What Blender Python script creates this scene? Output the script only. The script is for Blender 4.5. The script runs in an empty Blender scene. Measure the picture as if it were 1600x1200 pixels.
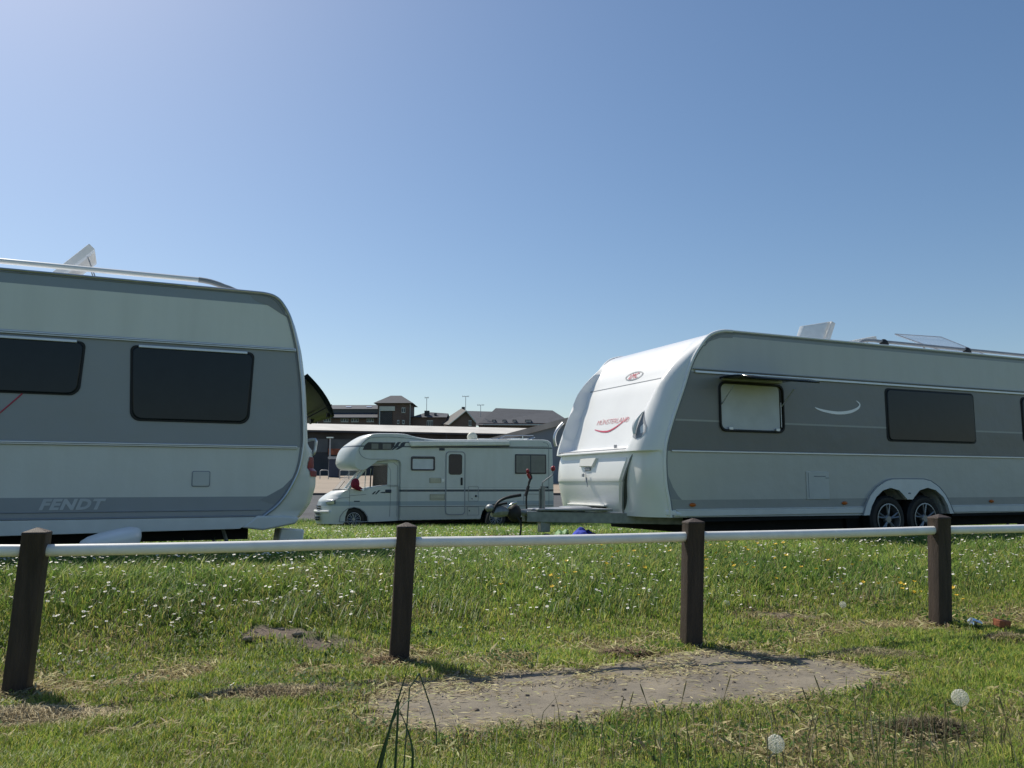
import bpy, math, random
import numpy as np
from mathutils import Vector, Matrix
random.seed(7); rng = np.random.default_rng(11)
PI = math.pi; R = math.radians
sc = bpy.context.scene
COL = sc.collection
# ------------------------------------------------------------------ camera
F = 1300.0; TH = math.atan(157/1300.0); CZ = 0.95
cam = bpy.data.objects.new('camera', bpy.data.cameras.new('camera')); COL.objects.link(cam)
cam.data.sensor_width = 36; cam.data.lens = F/1600*36
cam.data.clip_start = 0.05; cam.data.clip_end = 5000
cam.location = (0, 0, CZ); cam.rotation_euler = (PI/2+TH, 0, 0)
sc.camera = cam
_c, _s = math.cos(TH), math.sin(TH)
def at(px, py, Y):
    u = (px-800)/F; v = -(py-600)/F
    r = (u, _c-_s*v, _s+_c*v); k = Y/r[1]
    return Vector((r[0]*k, Y, CZ+r[2]*k))
# ------------------------------------------------------------------ noise
def _hash(ix, iy, seed):
    n = (ix.astype(np.int64)*374761393 + iy.astype(np.int64)*668265263 + seed*1442695041) & 0xffffffff
    n = ((n ^ (n >> 13))*1274126177) & 0xffffffff
    return ((n ^ (n >> 16)) & 0xffff)/65535.0
def vnoise(x, y, sc_=1.0, seed=0):
    x = np.asarray(x, float)*sc_; y = np.asarray(y, float)*sc_
    ix, iy = np.floor(x), np.floor(y); fx, fy = x-ix, y-iy
    fx = fx*fx*(3-2*fx); fy = fy*fy*(3-2*fy)
    a = _hash(ix, iy, seed); b = _hash(ix+1, iy, seed); c = _hash(ix, iy+1, seed); d = _hash(ix+1, iy+1, seed)
    return (a*(1-fx)+b*fx)*(1-fy)+(c*(1-fx)+d*fx)*fy
def fbm(x, y, s, seed=0, o=3):
    v = 0; a = .5; t = 0
    for i in range(o):
        v = v+a*vnoise(x, y, s*2**i, seed+i*17); t += a; a *= .5
    return v/t
def sm(t, a, b):
    t = np.clip((np.asarray(t, float)-a)/(b-a), 0, 1); return t*t*(3-2*t)
# ------------------------------------------------------------------ terrain
PB = [(-2.29, 3.99), (-0.61, 4.62), (1.05, 5.03), (2.87, 5.73)]      # post bases
FX = np.array([-30, -3.9]+[p[0] for p in PB]+[4.6, 30]); FY = np.array([-6.0, 3.38]+[p[1] for p in PB]+[6.35, 15.5])
def fence_y(x): return np.interp(x, FX, FY)
PATH = np.array([(-0.66, 3.72), (-0.52, 4.20), (-0.1, 4.34), (0.35, 4.50), (0.69, 4.64), (1.10, 4.90), (1.35, 4.90), (1.72, 4.72), (1.90, 4.40), (1.78, 4.12), (1.52, 3.90), (1.2, 3.78), (0.94, 3.66), (0.47, 3.54), (0.0, 3.40), (-0.24, 3.30), (-0.52, 3.46)])
def poly_sd(x, y, P):
    x = np.asarray(x, float); y = np.asarray(y, float)
    d = np.full(x.shape, 1e9); inside = np.zeros(x.shape, bool); n = len(P)
    for i in range(n):
        ax, ay = P[i]; bx, by = P[(i+1) % n]
        ex, ey = bx-ax, by-ay
        t = np.clip(((x-ax)*ex+(y-ay)*ey)/(ex*ex+ey*ey), 0, 1)
        d = np.minimum(d, np.hypot(x-ax-t*ex, y-ay-t*ey))
        c = ((ay > y) != (by > y)) & (x < (bx-ax)*(y-ay)/((by-ay) if by != ay else 1e-9)+ax)
        inside ^= c
    return np.where(inside, -d, d)
def path_sd(x, y): return poly_sd(x, y, PATH)+(fbm(x, y, 5, 5)-.5)*.26+(fbm(x, y, 24, 6)-.5)*.07
def height(x, y):
    x = np.asarray(x, float); y = np.asarray(y, float)
    t = y-fence_y(x)
    A = np.interp(x, [-2, 0, 2], [.31, .29, .28]); T = np.interp(x, [-3, 0, 3], [1.9, 2.3, 2.6])
    yl = np.interp(x, [-40, -4, -1.5, 1.5, 40], [-8.8, 7.63, 8.77, 9.84, 27.4])
    h = A*sm(t, .15, T); h = h+(.15-h)*sm(y, yl-1.9, yl+.1)
    far = np.interp(y, [0, 12.5, 16, 20, 23.5, 26.5, 30, 45, 75, 80, 5000], [0, 0, -.14, -.34, -.50, -.52, -.16, .21, 1.49, 1.6, 1.6])
    h = h+far
    near = 1-sm(y, 9, 16)
    h = h+near*(fbm(x, y, 1.1, 3)-.5)*.05*(1-.8*sm(-path_sd(x, y), -.15, .1)) + near*(fbm(x, y, 7, 9)-.5)*.018
    md = np.hypot((x+1.33)/.42, (y-4.98)/.22)
    h = h+.05*np.exp(-md**2*1.2)+.03*np.exp(-md**2)*(fbm(x, y, 16, 61)-.5)*2
    return h
def hz(x, y): return float(height(np.array([x]), np.array([y]))[0])
# ------------------------------------------------------------------ materials
def nt(name):
    m = bpy.data.materials.new(name); m.use_nodes = True
    return m, m.node_tree.nodes, m.node_tree.links, m.node_tree.nodes['Principled BSDF']
def mat(name, col, rough=.5, metal=0, var=.12, scale=6, bump=0, bscale=60, spec=.5, trans=0, alpha=1, coat=0, ior=1.45, stretch=(1, 1, 1)):
    m, N, L, P = nt(name)
    P.inputs['Roughness'].default_value = rough; P.inputs['Metallic'].default_value = metal
    P.inputs['Specular IOR Level'].default_value = spec
    P.inputs['Transmission Weight'].default_value = trans; P.inputs['IOR'].default_value = ior
    P.inputs['Alpha'].default_value = alpha; P.inputs['Coat Weight'].default_value = coat
    tc = N.new('ShaderNodeTexCoord'); mp = N.new('ShaderNodeMapping'); mp.inputs['Scale'].default_value = stretch
    L.new(tc.outputs['Object'], mp.inputs[0])
    no = N.new('ShaderNodeTexNoise'); no.inputs['Scale'].default_value = scale; no.inputs['Detail'].default_value = 6
    L.new(mp.outputs[0], no.inputs['Vector'])
    cr = N.new('ShaderNodeMix'); cr.data_type = 'RGBA'
    cr.inputs['A'].default_value = tuple(c*(1-var) for c in col)+(1,); cr.inputs['B'].default_value = tuple(min(1, c*(1+var)) for c in col)+(1,)
    rm = N.new('ShaderNodeMapRange'); rm.inputs['From Min'].default_value = .3; rm.inputs['From Max'].default_value = .7
    L.new(no.outputs['Fac'], rm.inputs['Value']); L.new(rm.outputs['Result'], cr.inputs['Factor']); L.new(cr.outputs['Result'], P.inputs['Base Color'])
    if bump:
        n2 = N.new('ShaderNodeTexNoise'); n2.inputs['Scale'].default_value = bscale; n2.inputs['Detail'].default_value = 4
        L.new(mp.outputs[0], n2.inputs['Vector'])
        b = N.new('ShaderNodeBump'); b.inputs['Strength'].default_value = bump; b.inputs['Distance'].default_value = .02
        L.new(n2.outputs['Fac'], b.inputs['Height']); L.new(b.outputs['Normal'], P.inputs['Normal'])
    return m
def attr_mat(name, rough=.6, transl=.0, attr='tint', spec=.3):
    m, N, L, P = nt(name)
    a = N.new('ShaderNodeAttribute'); a.attribute_name = attr
    L.new(a.outputs['Color'], P.inputs['Base Color']); P.inputs['Roughness'].default_value = rough; P.inputs['Specular IOR Level'].default_value = spec
    if transl:
        t = N.new('ShaderNodeBsdfTranslucent'); L.new(a.outputs['Color'], t.inputs['Color'])
        mx = N.new('ShaderNodeMixShader'); mx.inputs[0].default_value = transl
        L.new(P.outputs[0], mx.inputs[1]); L.new(t.outputs[0], mx.inputs[2]); L.new(mx.outputs[0], N['Material Output'].inputs['Surface'])
    return m
def panel_mat(name, bands, dirt=.25):
    """side panel sheet: horizontal colour bands by height (z of the object) with rain streaks of grime"""
    m, N, L, P = nt(name)
    tc = N.new('ShaderNodeTexCoord'); sp = N.new('ShaderNodeSeparateXYZ'); L.new(tc.outputs['Object'], sp.inputs[0])
    cur = None
    cur = N.new('ShaderNodeRGB'); cur.outputs[0].default_value = bands[0][1]+(1,); out = cur.outputs[0]
    for z, col in bands[1:]:
        g = N.new('ShaderNodeMath'); g.operation = 'GREATER_THAN'; g.inputs[1].default_value = z; L.new(sp.outputs['Z'], g.inputs[0])
        mx = N.new('ShaderNodeMix'); mx.data_type = 'RGBA'; mx.inputs['B'].default_value = col+(1,)
        L.new(g.outputs[0], mx.inputs['Factor']); L.new(out, mx.inputs['A']); out = mx.outputs['Result']
    mp = N.new('ShaderNodeMapping'); mp.inputs['Scale'].default_value = (3.1, 3.1, .45); L.new(tc.outputs['Object'], mp.inputs[0])
    no = N.new('ShaderNodeTexNoise'); no.inputs['Scale'].default_value = 1.6; no.inputs['Detail'].default_value = 7; L.new(mp.outputs[0], no.inputs['Vector'])
    rm = N.new('ShaderNodeMapRange'); rm.inputs['From Min'].default_value = .42; rm.inputs['From Max'].default_value = .85; rm.inputs['To Max'].default_value = dirt
    L.new(no.outputs['Fac'], rm.inputs['Value'])
    mx = N.new('ShaderNodeMix'); mx.data_type = 'RGBA'; mx.inputs['B'].default_value = (.30, .29, .24, 1)
    L.new(rm.outputs['Result'], mx.inputs['Factor']); L.new(out, mx.inputs['A']); L.new(mx.outputs['Result'], P.inputs['Base Color'])
    P.inputs['Roughness'].default_value = .32; P.inputs['Specular IOR Level'].default_value = .45
    n2 = N.new('ShaderNodeTexNoise'); n2.inputs['Scale'].default_value = 2.2; n2.inputs['Detail'].default_value = 4
    L.new(tc.outputs['Object'], n2.inputs['Vector'])
    b = N.new('ShaderNodeBump'); b.inputs['Strength'].default_value = .25; b.inputs['Distance'].default_value = .06
    L.new(n2.outputs['Fac'], b.inputs['Height']); L.new(b.outputs['Normal'], P.inputs['Normal'])
    return m
def brick_mat(name, c1, c2, scale=4.0):
    m, N, L, P = nt(name)
    tc = N.new('ShaderNodeTexCoord'); sp = N.new('ShaderNodeSeparateXYZ'); L.new(tc.outputs['Object'], sp.inputs[0])
    cb = N.new('ShaderNodeCombineXYZ')
    ad = N.new('ShaderNodeMath'); L.new(sp.outputs['X'], ad.inputs[0]); L.new(sp.outputs['Y'], ad.inputs[1])
    L.new(ad.outputs[0], cb.inputs['X']); L.new(sp.outputs['Z'], cb.inputs['Y'])
    br = N.new('ShaderNodeTexBrick'); br.inputs['Scale'].default_value = scale
    br.inputs['Color1'].default_value = c1+(1,); br.inputs['Color2'].default_value = c2+(1,); br.inputs['Mortar'].default_value = (.3, .28, .26, 1)
    br.inputs['Mortar Size'].default_value = .01
    L.new(cb.outputs[0], br.inputs['Vector'])
    no = N.new('ShaderNodeTexNoise'); no.inputs['Scale'].default_value = .6; no.inputs['Detail'].default_value = 6; L.new(tc.outputs['Object'], no.inputs['Vector'])
    mx = N.new('ShaderNodeMix'); mx.data_type = 'RGBA'; mx.blend_type = 'MULTIPLY'; mx.inputs['Factor'].default_value = .5
    L.new(br.outputs['Color'], mx.inputs['A']); L.new(no.outputs['Fac'], mx.inputs['B']); L.new(mx.outputs['Result'], P.inputs['Base Color'])
    P.inputs['Roughness'].default_value = .85
    return m
def tile_mat(name, col, sz=3.2):
    m, N, L, P = nt(name)
    tc = N.new('ShaderNodeTexCoord'); sp = N.new('ShaderNodeSeparateXYZ'); L.new(tc.outputs['Object'], sp.inputs[0])
    w = N.new('ShaderNodeTexWave'); w.bands_direction = 'Z'; w.inputs['Scale'].default_value = sz; w.inputs['Distortion'].default_value = .3
    L.new(tc.outputs['Object'], w.inputs['Vector'])
    no = N.new('ShaderNodeTexNoise'); no.inputs['Scale'].default_value = 1.2; no.inputs['Detail'].default_value = 8; L.new(tc.outputs['Object'], no.inputs['Vector'])
    a = N.new('ShaderNodeMix'); a.data_type = 'RGBA'; a.inputs['A'].default_value = tuple(c*.7 for c in col)+(1,); a.inputs['B'].default_value = tuple(c*1.25 for c in col)+(1,)
    L.new(no.outputs['Fac'], a.inputs['Factor'])
    b = N.new('ShaderNodeMix'); b.data_type = 'RGBA'; b.blend_type = 'MULTIPLY'; b.inputs['Factor'].default_value = .35
    L.new(a.outputs['Result'], b.inputs['A']); L.new(w.outputs['Color'], b.inputs['B']); L.new(b.outputs['Result'], P.inputs['Base Color'])
    P.inputs['Roughness'].default_value = .8
    return m
W_ = (.78, .78, .74)
M = dict(
 white=mat('white_gelcoat', (.87, .87, .86), .28, var=.03, scale=2, coat=.3),
 white2=mat('white_plastic', (.74, .74, .70), .4, var=.05),
 cream=mat('cream_plastic', (.78, .75, .62), .5, var=.08),
 roof=mat('roof_sheet', (.78, .79, .8), .35, var=.05),
 hatch=mat('hatch_cover', (.60, .61, .58), .45, var=.04),
 letter=mat('pale_lettering', (.55, .57, .58), .4, var=.1),
 darksteel=mat('dull_steel', (.25, .26, .27), .4, metal=.7),
 frost=mat('frosted_dome', (.66, .67, .66), .2, var=.1, scale=9, alpha=.55, spec=.6),
 grey_dark=mat('dark_grey_seal', (.07, .075, .08), .6, var=.1),
 grey=mat('grey_trim', (.27, .29, .32), .45, var=.06),
 midgrey=mat('mid_grey_vinyl', (.30, .31, .32), .45, var=.05, scale=3),
 silver=mat('anodised_rail', (.55, .57, .6), .3, metal=.7, var=.05),
 alu=mat('bright_metal', (.7, .71, .72), .28, metal=1, var=.05),
 chassis=mat('galvanised_chassis', (.26, .28, .29), .5, metal=.4, var=.2, scale=14, bump=.1),
 black=mat('black_rubber', (.018, .018, .02), .6, var=.2, scale=12),
 under=mat('underbody_black', (.012, .013, .014), .9, var=.2),
 glass=mat('smoked_acrylic', (.016, .021, .027), .10, var=.1, spec=.3),
 glassm=mat('motorhome_acrylic', (.035, .042, .055), .12, var=.25, scale=3, spec=.25),
 blind=mat('white_blind', (.64, .66, .70), .6, var=.08, scale=4),
 blind2=mat('grey_blind', (.22, .215, .20), .6, var=.1, scale=7),
 clear=mat('clear_dome', (.50, .54, .62), .15, var=.04, alpha=.32, spec=.5),
 milky=mat('milky_dome', (.70, .70, .68), .2, var=.06, alpha=.72, spec=.5),
 red=mat('red_lens', (.26, .012, .02), .4, var=.15, spec=.25),
 redp=mat('red_plastic', (.30, .02, .03), .4, var=.1),
 orange=mat('orange_lens', (.55, .13, .01), .3, var=.1),
 rail=mat('white_painted_rail', (.90, .88, .84), .38, var=.07, scale=9, bump=.03, bscale=40),
 post=mat('brown_stained_wood', (.050, .034, .026), .65, var=.35, scale=7, bump=.35, bscale=30, stretch=(6, 6, .6)),
 alloy=mat('alloy_wheel', (.30, .31, .32), .35, metal=.6, var=.08),
 seat=mat('cab_fabric', (.05, .05, .06), .9),
 lens=mat('headlight_lens', (.5, .52, .55), .1, metal=.5, var=.2, scale=25),
 navy=mat('navy_stripe', (.02, .035, .06), .4),
 tan=mat('beige_vent', (.34, .33, .26), .6, var=.05),
 maroon=mat('maroon_mirror_cloth', (.22, .012, .035), .75, var=.3, scale=14, bump=.3, bscale=15),
 blue=mat('blue_cloth', (.03, .06, .55), .8, var=.3, scale=10, bump=.3, bscale=20),
 green=mat('green_plastic', (.14, .30, .11), .6),
 orangered=mat('orange_red_plastic', (.50, .10, .05), .6),
 bluep=mat('dark_blue_plastic', (.02, .06, .25), .5),
 can=mat('crushed_tin', (.75, .77, .8), .22, metal=.9, var=.15, scale=30),
 brickf=mat('brick_fragment', (.34, .12, .06), .9, var=.2, scale=30, bump=.4, bscale=50),
 stone=mat('soil_clod', (.20, .165, .13), .95, var=.25, scale=20, bump=.5, bscale=40),
 brick=brick_mat('brown_brick', (.24, .145, .115), (.18, .115, .10)),  # brick brightened to carry distance haze in its colour
 brickd=brick_mat('dark_cladding', (.07, .065, .07), (.06, .055, .06), 1.5),
 tile=tile_mat('slate_tile', (.085, .094, .115)),  # slate lifted as well, standing in for haze
 tile_lit=tile_mat('sunlit_tile', (.15, .145, .14)),  # paler copy of the slate, with sunlight put into its colour
 fascia=mat('white_fascia', (.66, .63, .57), .6, var=.12, scale=.5),
 shop=mat('dark_shopfront', (.05, .056, .066), .6, var=.25, scale=.8),  # dark front raised a little so the colour holds the haze
 shopglass=mat('shop_glass', (.085, .10, .12), .3, var=.4, scale=.5),
 wframe=mat('white_window_frame', (.6, .6, .58), .5),
 pane=mat('window_pane', (.05, .06, .075), .15),
 cladding=mat('blue_grey_cladding', (.16, .20, .24), .6, var=.1, scale=.4),
 verge=mat('grey_verge', (.42, .39, .35), .7, var=.15, scale=1),
 steel=mat('galvanised_steel', (.40, .41, .42), .45, metal=.5),
 bin=mat('navy_bin', (.035, .045, .08), .5),
 signo=mat('orange_brown_sign', (.30, .09, .045), .6, var=.5, scale=2.5),
 signy=mat('yellow_sign', (.34, .24, .05), .6, var=.5, scale=2.5),
 bluesign=mat('blue_sign', (.03, .10, .16), .6),
 petal=mat('daisy_petal', (.78, .78, .74), .6, var=.03),
 yolk=mat('flower_centre', (.75, .48, .02), .6),
 buttercup=mat('yellow_petal', (.85, .55, .02), .4),
 stemg=mat('flower_stem', (.10, .17, .04), .6),
 fluff=mat('seed_fluff', (.85, .83, .74), .8, alpha=1),
 rush=mat('dark_rush', (.045, .085, .03), .5, var=.3, scale=8),
 seedh=mat('seed_head', (.20, .17, .09), .8, var=.3, scale=20),
 lmcred=mat('red_vinyl', (.55, .06, .11), .4),
 pinkred=mat('faded_red_vinyl', (.74, .40, .42), .4),
)
# ------------------------------------------------------------------ mesh builder
class MB:
    def __init__(s): s.v = []; s.f = []; s.m = []; s.mats = []; s.cur = 0
    def mat(s, m):
        if m not in s.mats: s.mats.append(m)
        s.cur = s.mats.index(m); return s
    def add(s, vs, fs):
        b = len(s.v); s.v += [tuple(v) for v in vs]
        for f in fs: s.f.append([b+i for i in f]); s.m.append(s.cur)
        return s
    def box(s, x0, x1, y0, y1, z0, z1):
        vs = [(x, y, z) for z in (z0, z1) for y in (y0, y1) for x in (x0, x1)]
        return s.add(vs, [(0, 2, 3, 1), (4, 5, 7, 6), (0, 1, 5, 4), (2, 6, 7, 3), (0, 4, 6, 2), (1, 3, 7, 5)])
    def prism(s, P, y0, y1, back=True):
        """outline P of (x, z) extruded along y"""
        A = sum(P[i][0]*P[(i+1) % len(P)][1]-P[(i+1) % len(P)][0]*P[i][1] for i in range(len(P)))
        if A < 0: P = P[::-1]
        n = len(P); vs = [(x, y0, z) for x, z in P]+[(x, y1, z) for x, z in P]
        fs = [list(range(n))]+[[i, n+i, n+(i+1) % n, (i+1) % n][::1] for i in range(n)]
        fs = [list(range(n))]+[[(i+1) % n, i, n+i, n+(i+1) % n] for i in range(n)]
        if back: fs.append([n+i for i in range(n)][::-1])
        return s.add(vs, fs)
    def ring(s, P, Q, y0, y1):
        n = len(P); vs = [(x, y0, z) for x, z in P]+[(x, y0, z) for x, z in Q]+[(x, y1, z) for x, z in P]+[(x, y1, z) for x, z in Q]
        fs = []
        for i in range(n):
            j = (i+1) % n
            fs += [(i, j, n+j, n+i), (j, i, 2*n+i, 2*n+j), (n+i, n+j, 3*n+j, 3*n+i), (2*n+j, 2*n+i, 3*n+i, 3*n+j)]
        return s.add(vs, fs)
    def tube(s, pts, r, n=8, caps=True):
        pts = [Vector(p) for p in pts]; k = len(pts)
        rs = r if isinstance(r, (list, tuple)) else [r]*k
        up = None; vs = []; fs = []
        for i, p in enumerate(pts):
            t = (pts[min(i+1, k-1)]-pts[max(i-1, 0)]).normalized()
            if up is None:
                a = Vector((0, 0, 1)) if abs(t.z) < .9 else Vector((1, 0, 0)); up = t.cross(a).normalized()
            up = (up-t*up.dot(t)).normalized(); w = t.cross(up)
            for j in range(n):
                an = 2*PI*j/n; vs.append(p+(up*math.cos(an)+w*math.sin(an))*rs[i])
        for i in range(k-1):
            for j in range(n):
                a = i*n+j; b = i*n+(j+1) % n; fs.append((a, b, b+n, a+n))
        if caps: fs += [tuple(range(n))[::-1], tuple((k-1)*n+j for j in range(n))]
        return s.add(vs, fs)
    def lathe(s, prof, c, axis='z', n=24):
        """prof: (radius, along) pairs; axis through c"""
        vs = []; fs = []; k = len(prof)
        for r, h in prof:
            for j in range(n):
                a = 2*PI*j/n; u, w = r*math.cos(a), r*math.sin(a)
                p = {'z': (u, w, h), 'y': (u, h, w), 'x': (h, u, w)}[axis]
                vs.append((c[0]+p[0], c[1]+p[1], c[2]+p[2]))
        for i in range(k-1):
            for j in range(n):
                a = i*n+j; b = i*n+(j+1) % n; fs.append((a, b, b+n, a+n) if axis != 'y' else (b, a, a+n, b+n))
        return s.add(vs, fs)
    def grid(s, rows, close=False):
        k = len(rows); n = len(rows[0]); vs = [p for r in rows for p in r]; fs = []
        for i in range(k-1):
            for j in range(n-1):
                a = i*n+j; fs.append((a, a+1, a+n+1, a+n))
        return s.add(vs, fs)
    def ell(s, c, rx, ry, rz, n=14, k=8, jit=0):
        rows = []
        for i in range(k+1):
            t = PI*i/k
            rows.append([(c[0]+rx*math.sin(t)*math.cos(2*PI*j/n)*(1+jit*random.uniform(-1, 1)), c[1]+ry*math.sin(t)*math.sin(2*PI*j/n)*(1+jit*random.uniform(-1, 1)), c[2]-rz*math.cos(t)*(1+jit*random.uniform(-1, 1))) for j in range(n)])
        for r in rows: r.append(r[0])
        return s.grid(rows)
    def quad(s, *p): return s.add(p, [tuple(range(len(p)))])
    def build(s, name, m=None, parent=None, bevel=0, angle=35, smooth=True):
        me = bpy.data.meshes.new(name); me.from_pydata(s.v, [], s.f); me.update()
        for x in (s.mats or [m]): me.materials.append(x if not isinstance(x, str) else M[x])
        if s.mats: me.polygons.foreach_set('material_index', s.m)
        if smooth:
            me.polygons.foreach_set('use_smooth', [True]*len(me.polygons)); me.set_sharp_from_angle(angle=R(angle))
        o = bpy.data.objects.new(name, me); COL.objects.link(o)
        if parent: o.parent = parent
        if bevel:
            b = o.modifiers.new('bevel', 'BEVEL'); b.width = bevel; b.segments = 3; b.limit_method = 'ANGLE'; b.angle_limit = R(40)
        return o
def build_each(q, name, m, parent, **kw):
    par = list(range(len(q.v)))
    def find(a):
        while par[a] != a: par[a] = par[par[a]]; a = par[a]
        return a
    for f in q.f:
        for i in f[1:]:
            a, b = find(f[0]), find(i)
            if a != b: par[a] = b
    groups = {}
    for fi, f in enumerate(q.f): groups.setdefault(find(f[0]), []).append(fi)
    out = []
    for g in groups.values():
        r = MB(); mp = {}
        for fi in g:
            for i in q.f[fi]:
                if i not in mp: mp[i] = len(r.v); r.v.append(q.v[i])
            r.f.append([mp[i] for i in q.f[fi]]); r.m.append(0)
        out.append(r.build(name, m, parent, **kw))
    return out
def tag(o, label=None, cat=None, group=None, kind=None):
    for k, v in (('label', label), ('category', cat), ('group', group), ('kind', kind)):
        if v: o[k] = v
    return o
def empty(name, loc, rz, label, cat, group=None):
    o = bpy.data.objects.new(name, None); COL.objects.link(o); o.location = loc; o.rotation_euler = (0, 0, rz); o.empty_display_size = .3
    return tag(o, label, cat, group)
def rr(x0, z0, x1, z1, r, n=6):
    P = []
    rs = r if isinstance(r, tuple) else (r,)*4
    for (cx, cz, a0, q) in ((x1, z1, 0, rs[0]), (x0, z1, 90, rs[1]), (x0, z0, 180, rs[2]), (x1, z0, 270, rs[3])):
        ox = cx-q if cx == x1 else cx+q; oz = cz-q if cz == z1 else cz+q
        for i in range(n+1):
            a = R(a0+90*i/n); P.append((ox+q*math.cos(a), oz+q*math.sin(a)))
    return P
def smoothpts(P, n=4):
    """Catmull-Rom through an open polyline of 2- or 3-tuples"""
    out = []; k = len(P)
    for i in range(k-1):
        p0, p1, p2, p3 = [Vector(P[max(0, min(k-1, i+d))]) for d in (-1, 0, 1, 2)]
        for j in range(n):
            t = j/n; out.append(tuple(.5*((2*p1)+(p2-p0)*t+(2*p0-5*p1+4*p2-p3)*t*t+(3*p1-p0-3*p2+p3)*t**3)))
    out.append(tuple(P[-1])); return out
def text_mesh(body, size, bold=0, shear=0, space=1):
    cu = bpy.data.curves.new('t', 'FONT'); cu.body = body; cu.size = size; cu.offset = bold; cu.shear = shear; cu.space_character = space; cu.resolution_u = 3
    cu.extrude = .0015
    o = bpy.data.objects.new('t', cu); COL.objects.link(o)
    dg = bpy.context.evaluated_depsgraph_get(); me = bpy.data.meshes.new_from_object(o.evaluated_get(dg))
    vs = [tuple(v.co) for v in me.vertices]; fs = [tuple(p.vertices) for p in me.polygons]
    bpy.data.objects.remove(o); bpy.data.curves.remove(cu); bpy.data.meshes.remove(me)
    return vs, fs
def cath(P, v, key=1):
    """interpolate column other than key as function of P[key]"""
    xs = [p[key] for p in P]; ys = [p[1-key] for p in P]
    if xs[0] > xs[-1]: xs = xs[::-1]; ys = ys[::-1]
    return float(np.interp(v, xs, ys))

# ================================================================== vehicles: shared parts
def wheel(parent, cx, cy, cz, rt, rw, rim_r, spokes=7, out=-1, label=None):
    """out=-1 faces local -y"""
    w = MB()
    y0, y1 = (cy, cy+rw)
    w.lathe([(rim_r, y0+.01), (rim_r+.03, y0-.004), (rt-.03, y0), (rt, y0+.03), (rt, y1-.03), (rt-.03, y1), (rim_r, y1), (rim_r, y0+.01)], (cx, 0, cz), 'y', 36)
    t = w.build('wheel', M['black'], parent)
    r = MB()
    r.lathe([(rim_r+.002, y0-.008), (rim_r-.012, y0-.010), (rim_r-.02, y0+.02), (rim_r-.03, y0+.10)], (cx, 0, cz), 'y', 36)
    r.lathe([(0.001, y0-.004), (.045, y0-.004), (.06, y0+.01), (.06, y0+.05)], (cx, 0, cz), 'y', 20)
    for k in range(spokes):
        a = 2*PI*k/spokes+.3
        for da in (-.16, .16):
            p0 = (cx+.05*math.cos(a), y0+.008, cz+.05*math.sin(a)); p1 = (cx+(rim_r-.012)*math.cos(a+da), y0+.004, cz+(rim_r-.012)*math.sin(a+da))
            r.tube([p0, p1], [.014, .012], 6)
    r.build('rim', M['alloy'], t)
    d = MB(); d.lathe([(0.001, y0+.07), (rim_r-.02, y0+.07)], (cx, 0, cz), 'y', 24); d.build('brake_disc', M['under'], t)
    return t
def side_window(parent, P, name='window', m='glass', rim=.018, y=-.022, hinge=True, label=None):
    g = MB(); g.prism(P, y, 0.002); o = g.build(name, M[m], parent, bevel=.012)
    cx = sum(p[0] for p in P)/len(P); cz = sum(p[1] for p in P)/len(P)
    Q = [(cx+(p[0]-cx)*1.03+(.012 if p[0] > cx else -.012)*.3, cz+(p[1]-cz)*1.05) for p in P]
    f = MB(); f.ring(Q, P, -.007, 0.003); f.build('seal', M['black'], o)
    if hinge:
        x0 = min(p[0] for p in P); x1 = max(p[0] for p in P); z1 = max(p[1] for p in P)
        h = MB(); h.box(x0+.05, x1-.05, -.035, 0, z1-.008, z1+.022); h.build('hinge_rail', M['silver'], o, bevel=.006)
    if label: o['label'] = label
    return o
def surf_text(parent, name, body, size, place, m, **kw):
    vs, fs = text_mesh(body, size, **kw); b = MB(); b.add([place(*v) for v in vs], fs)
    return b.build(name, M[m], parent, smooth=False)

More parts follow.
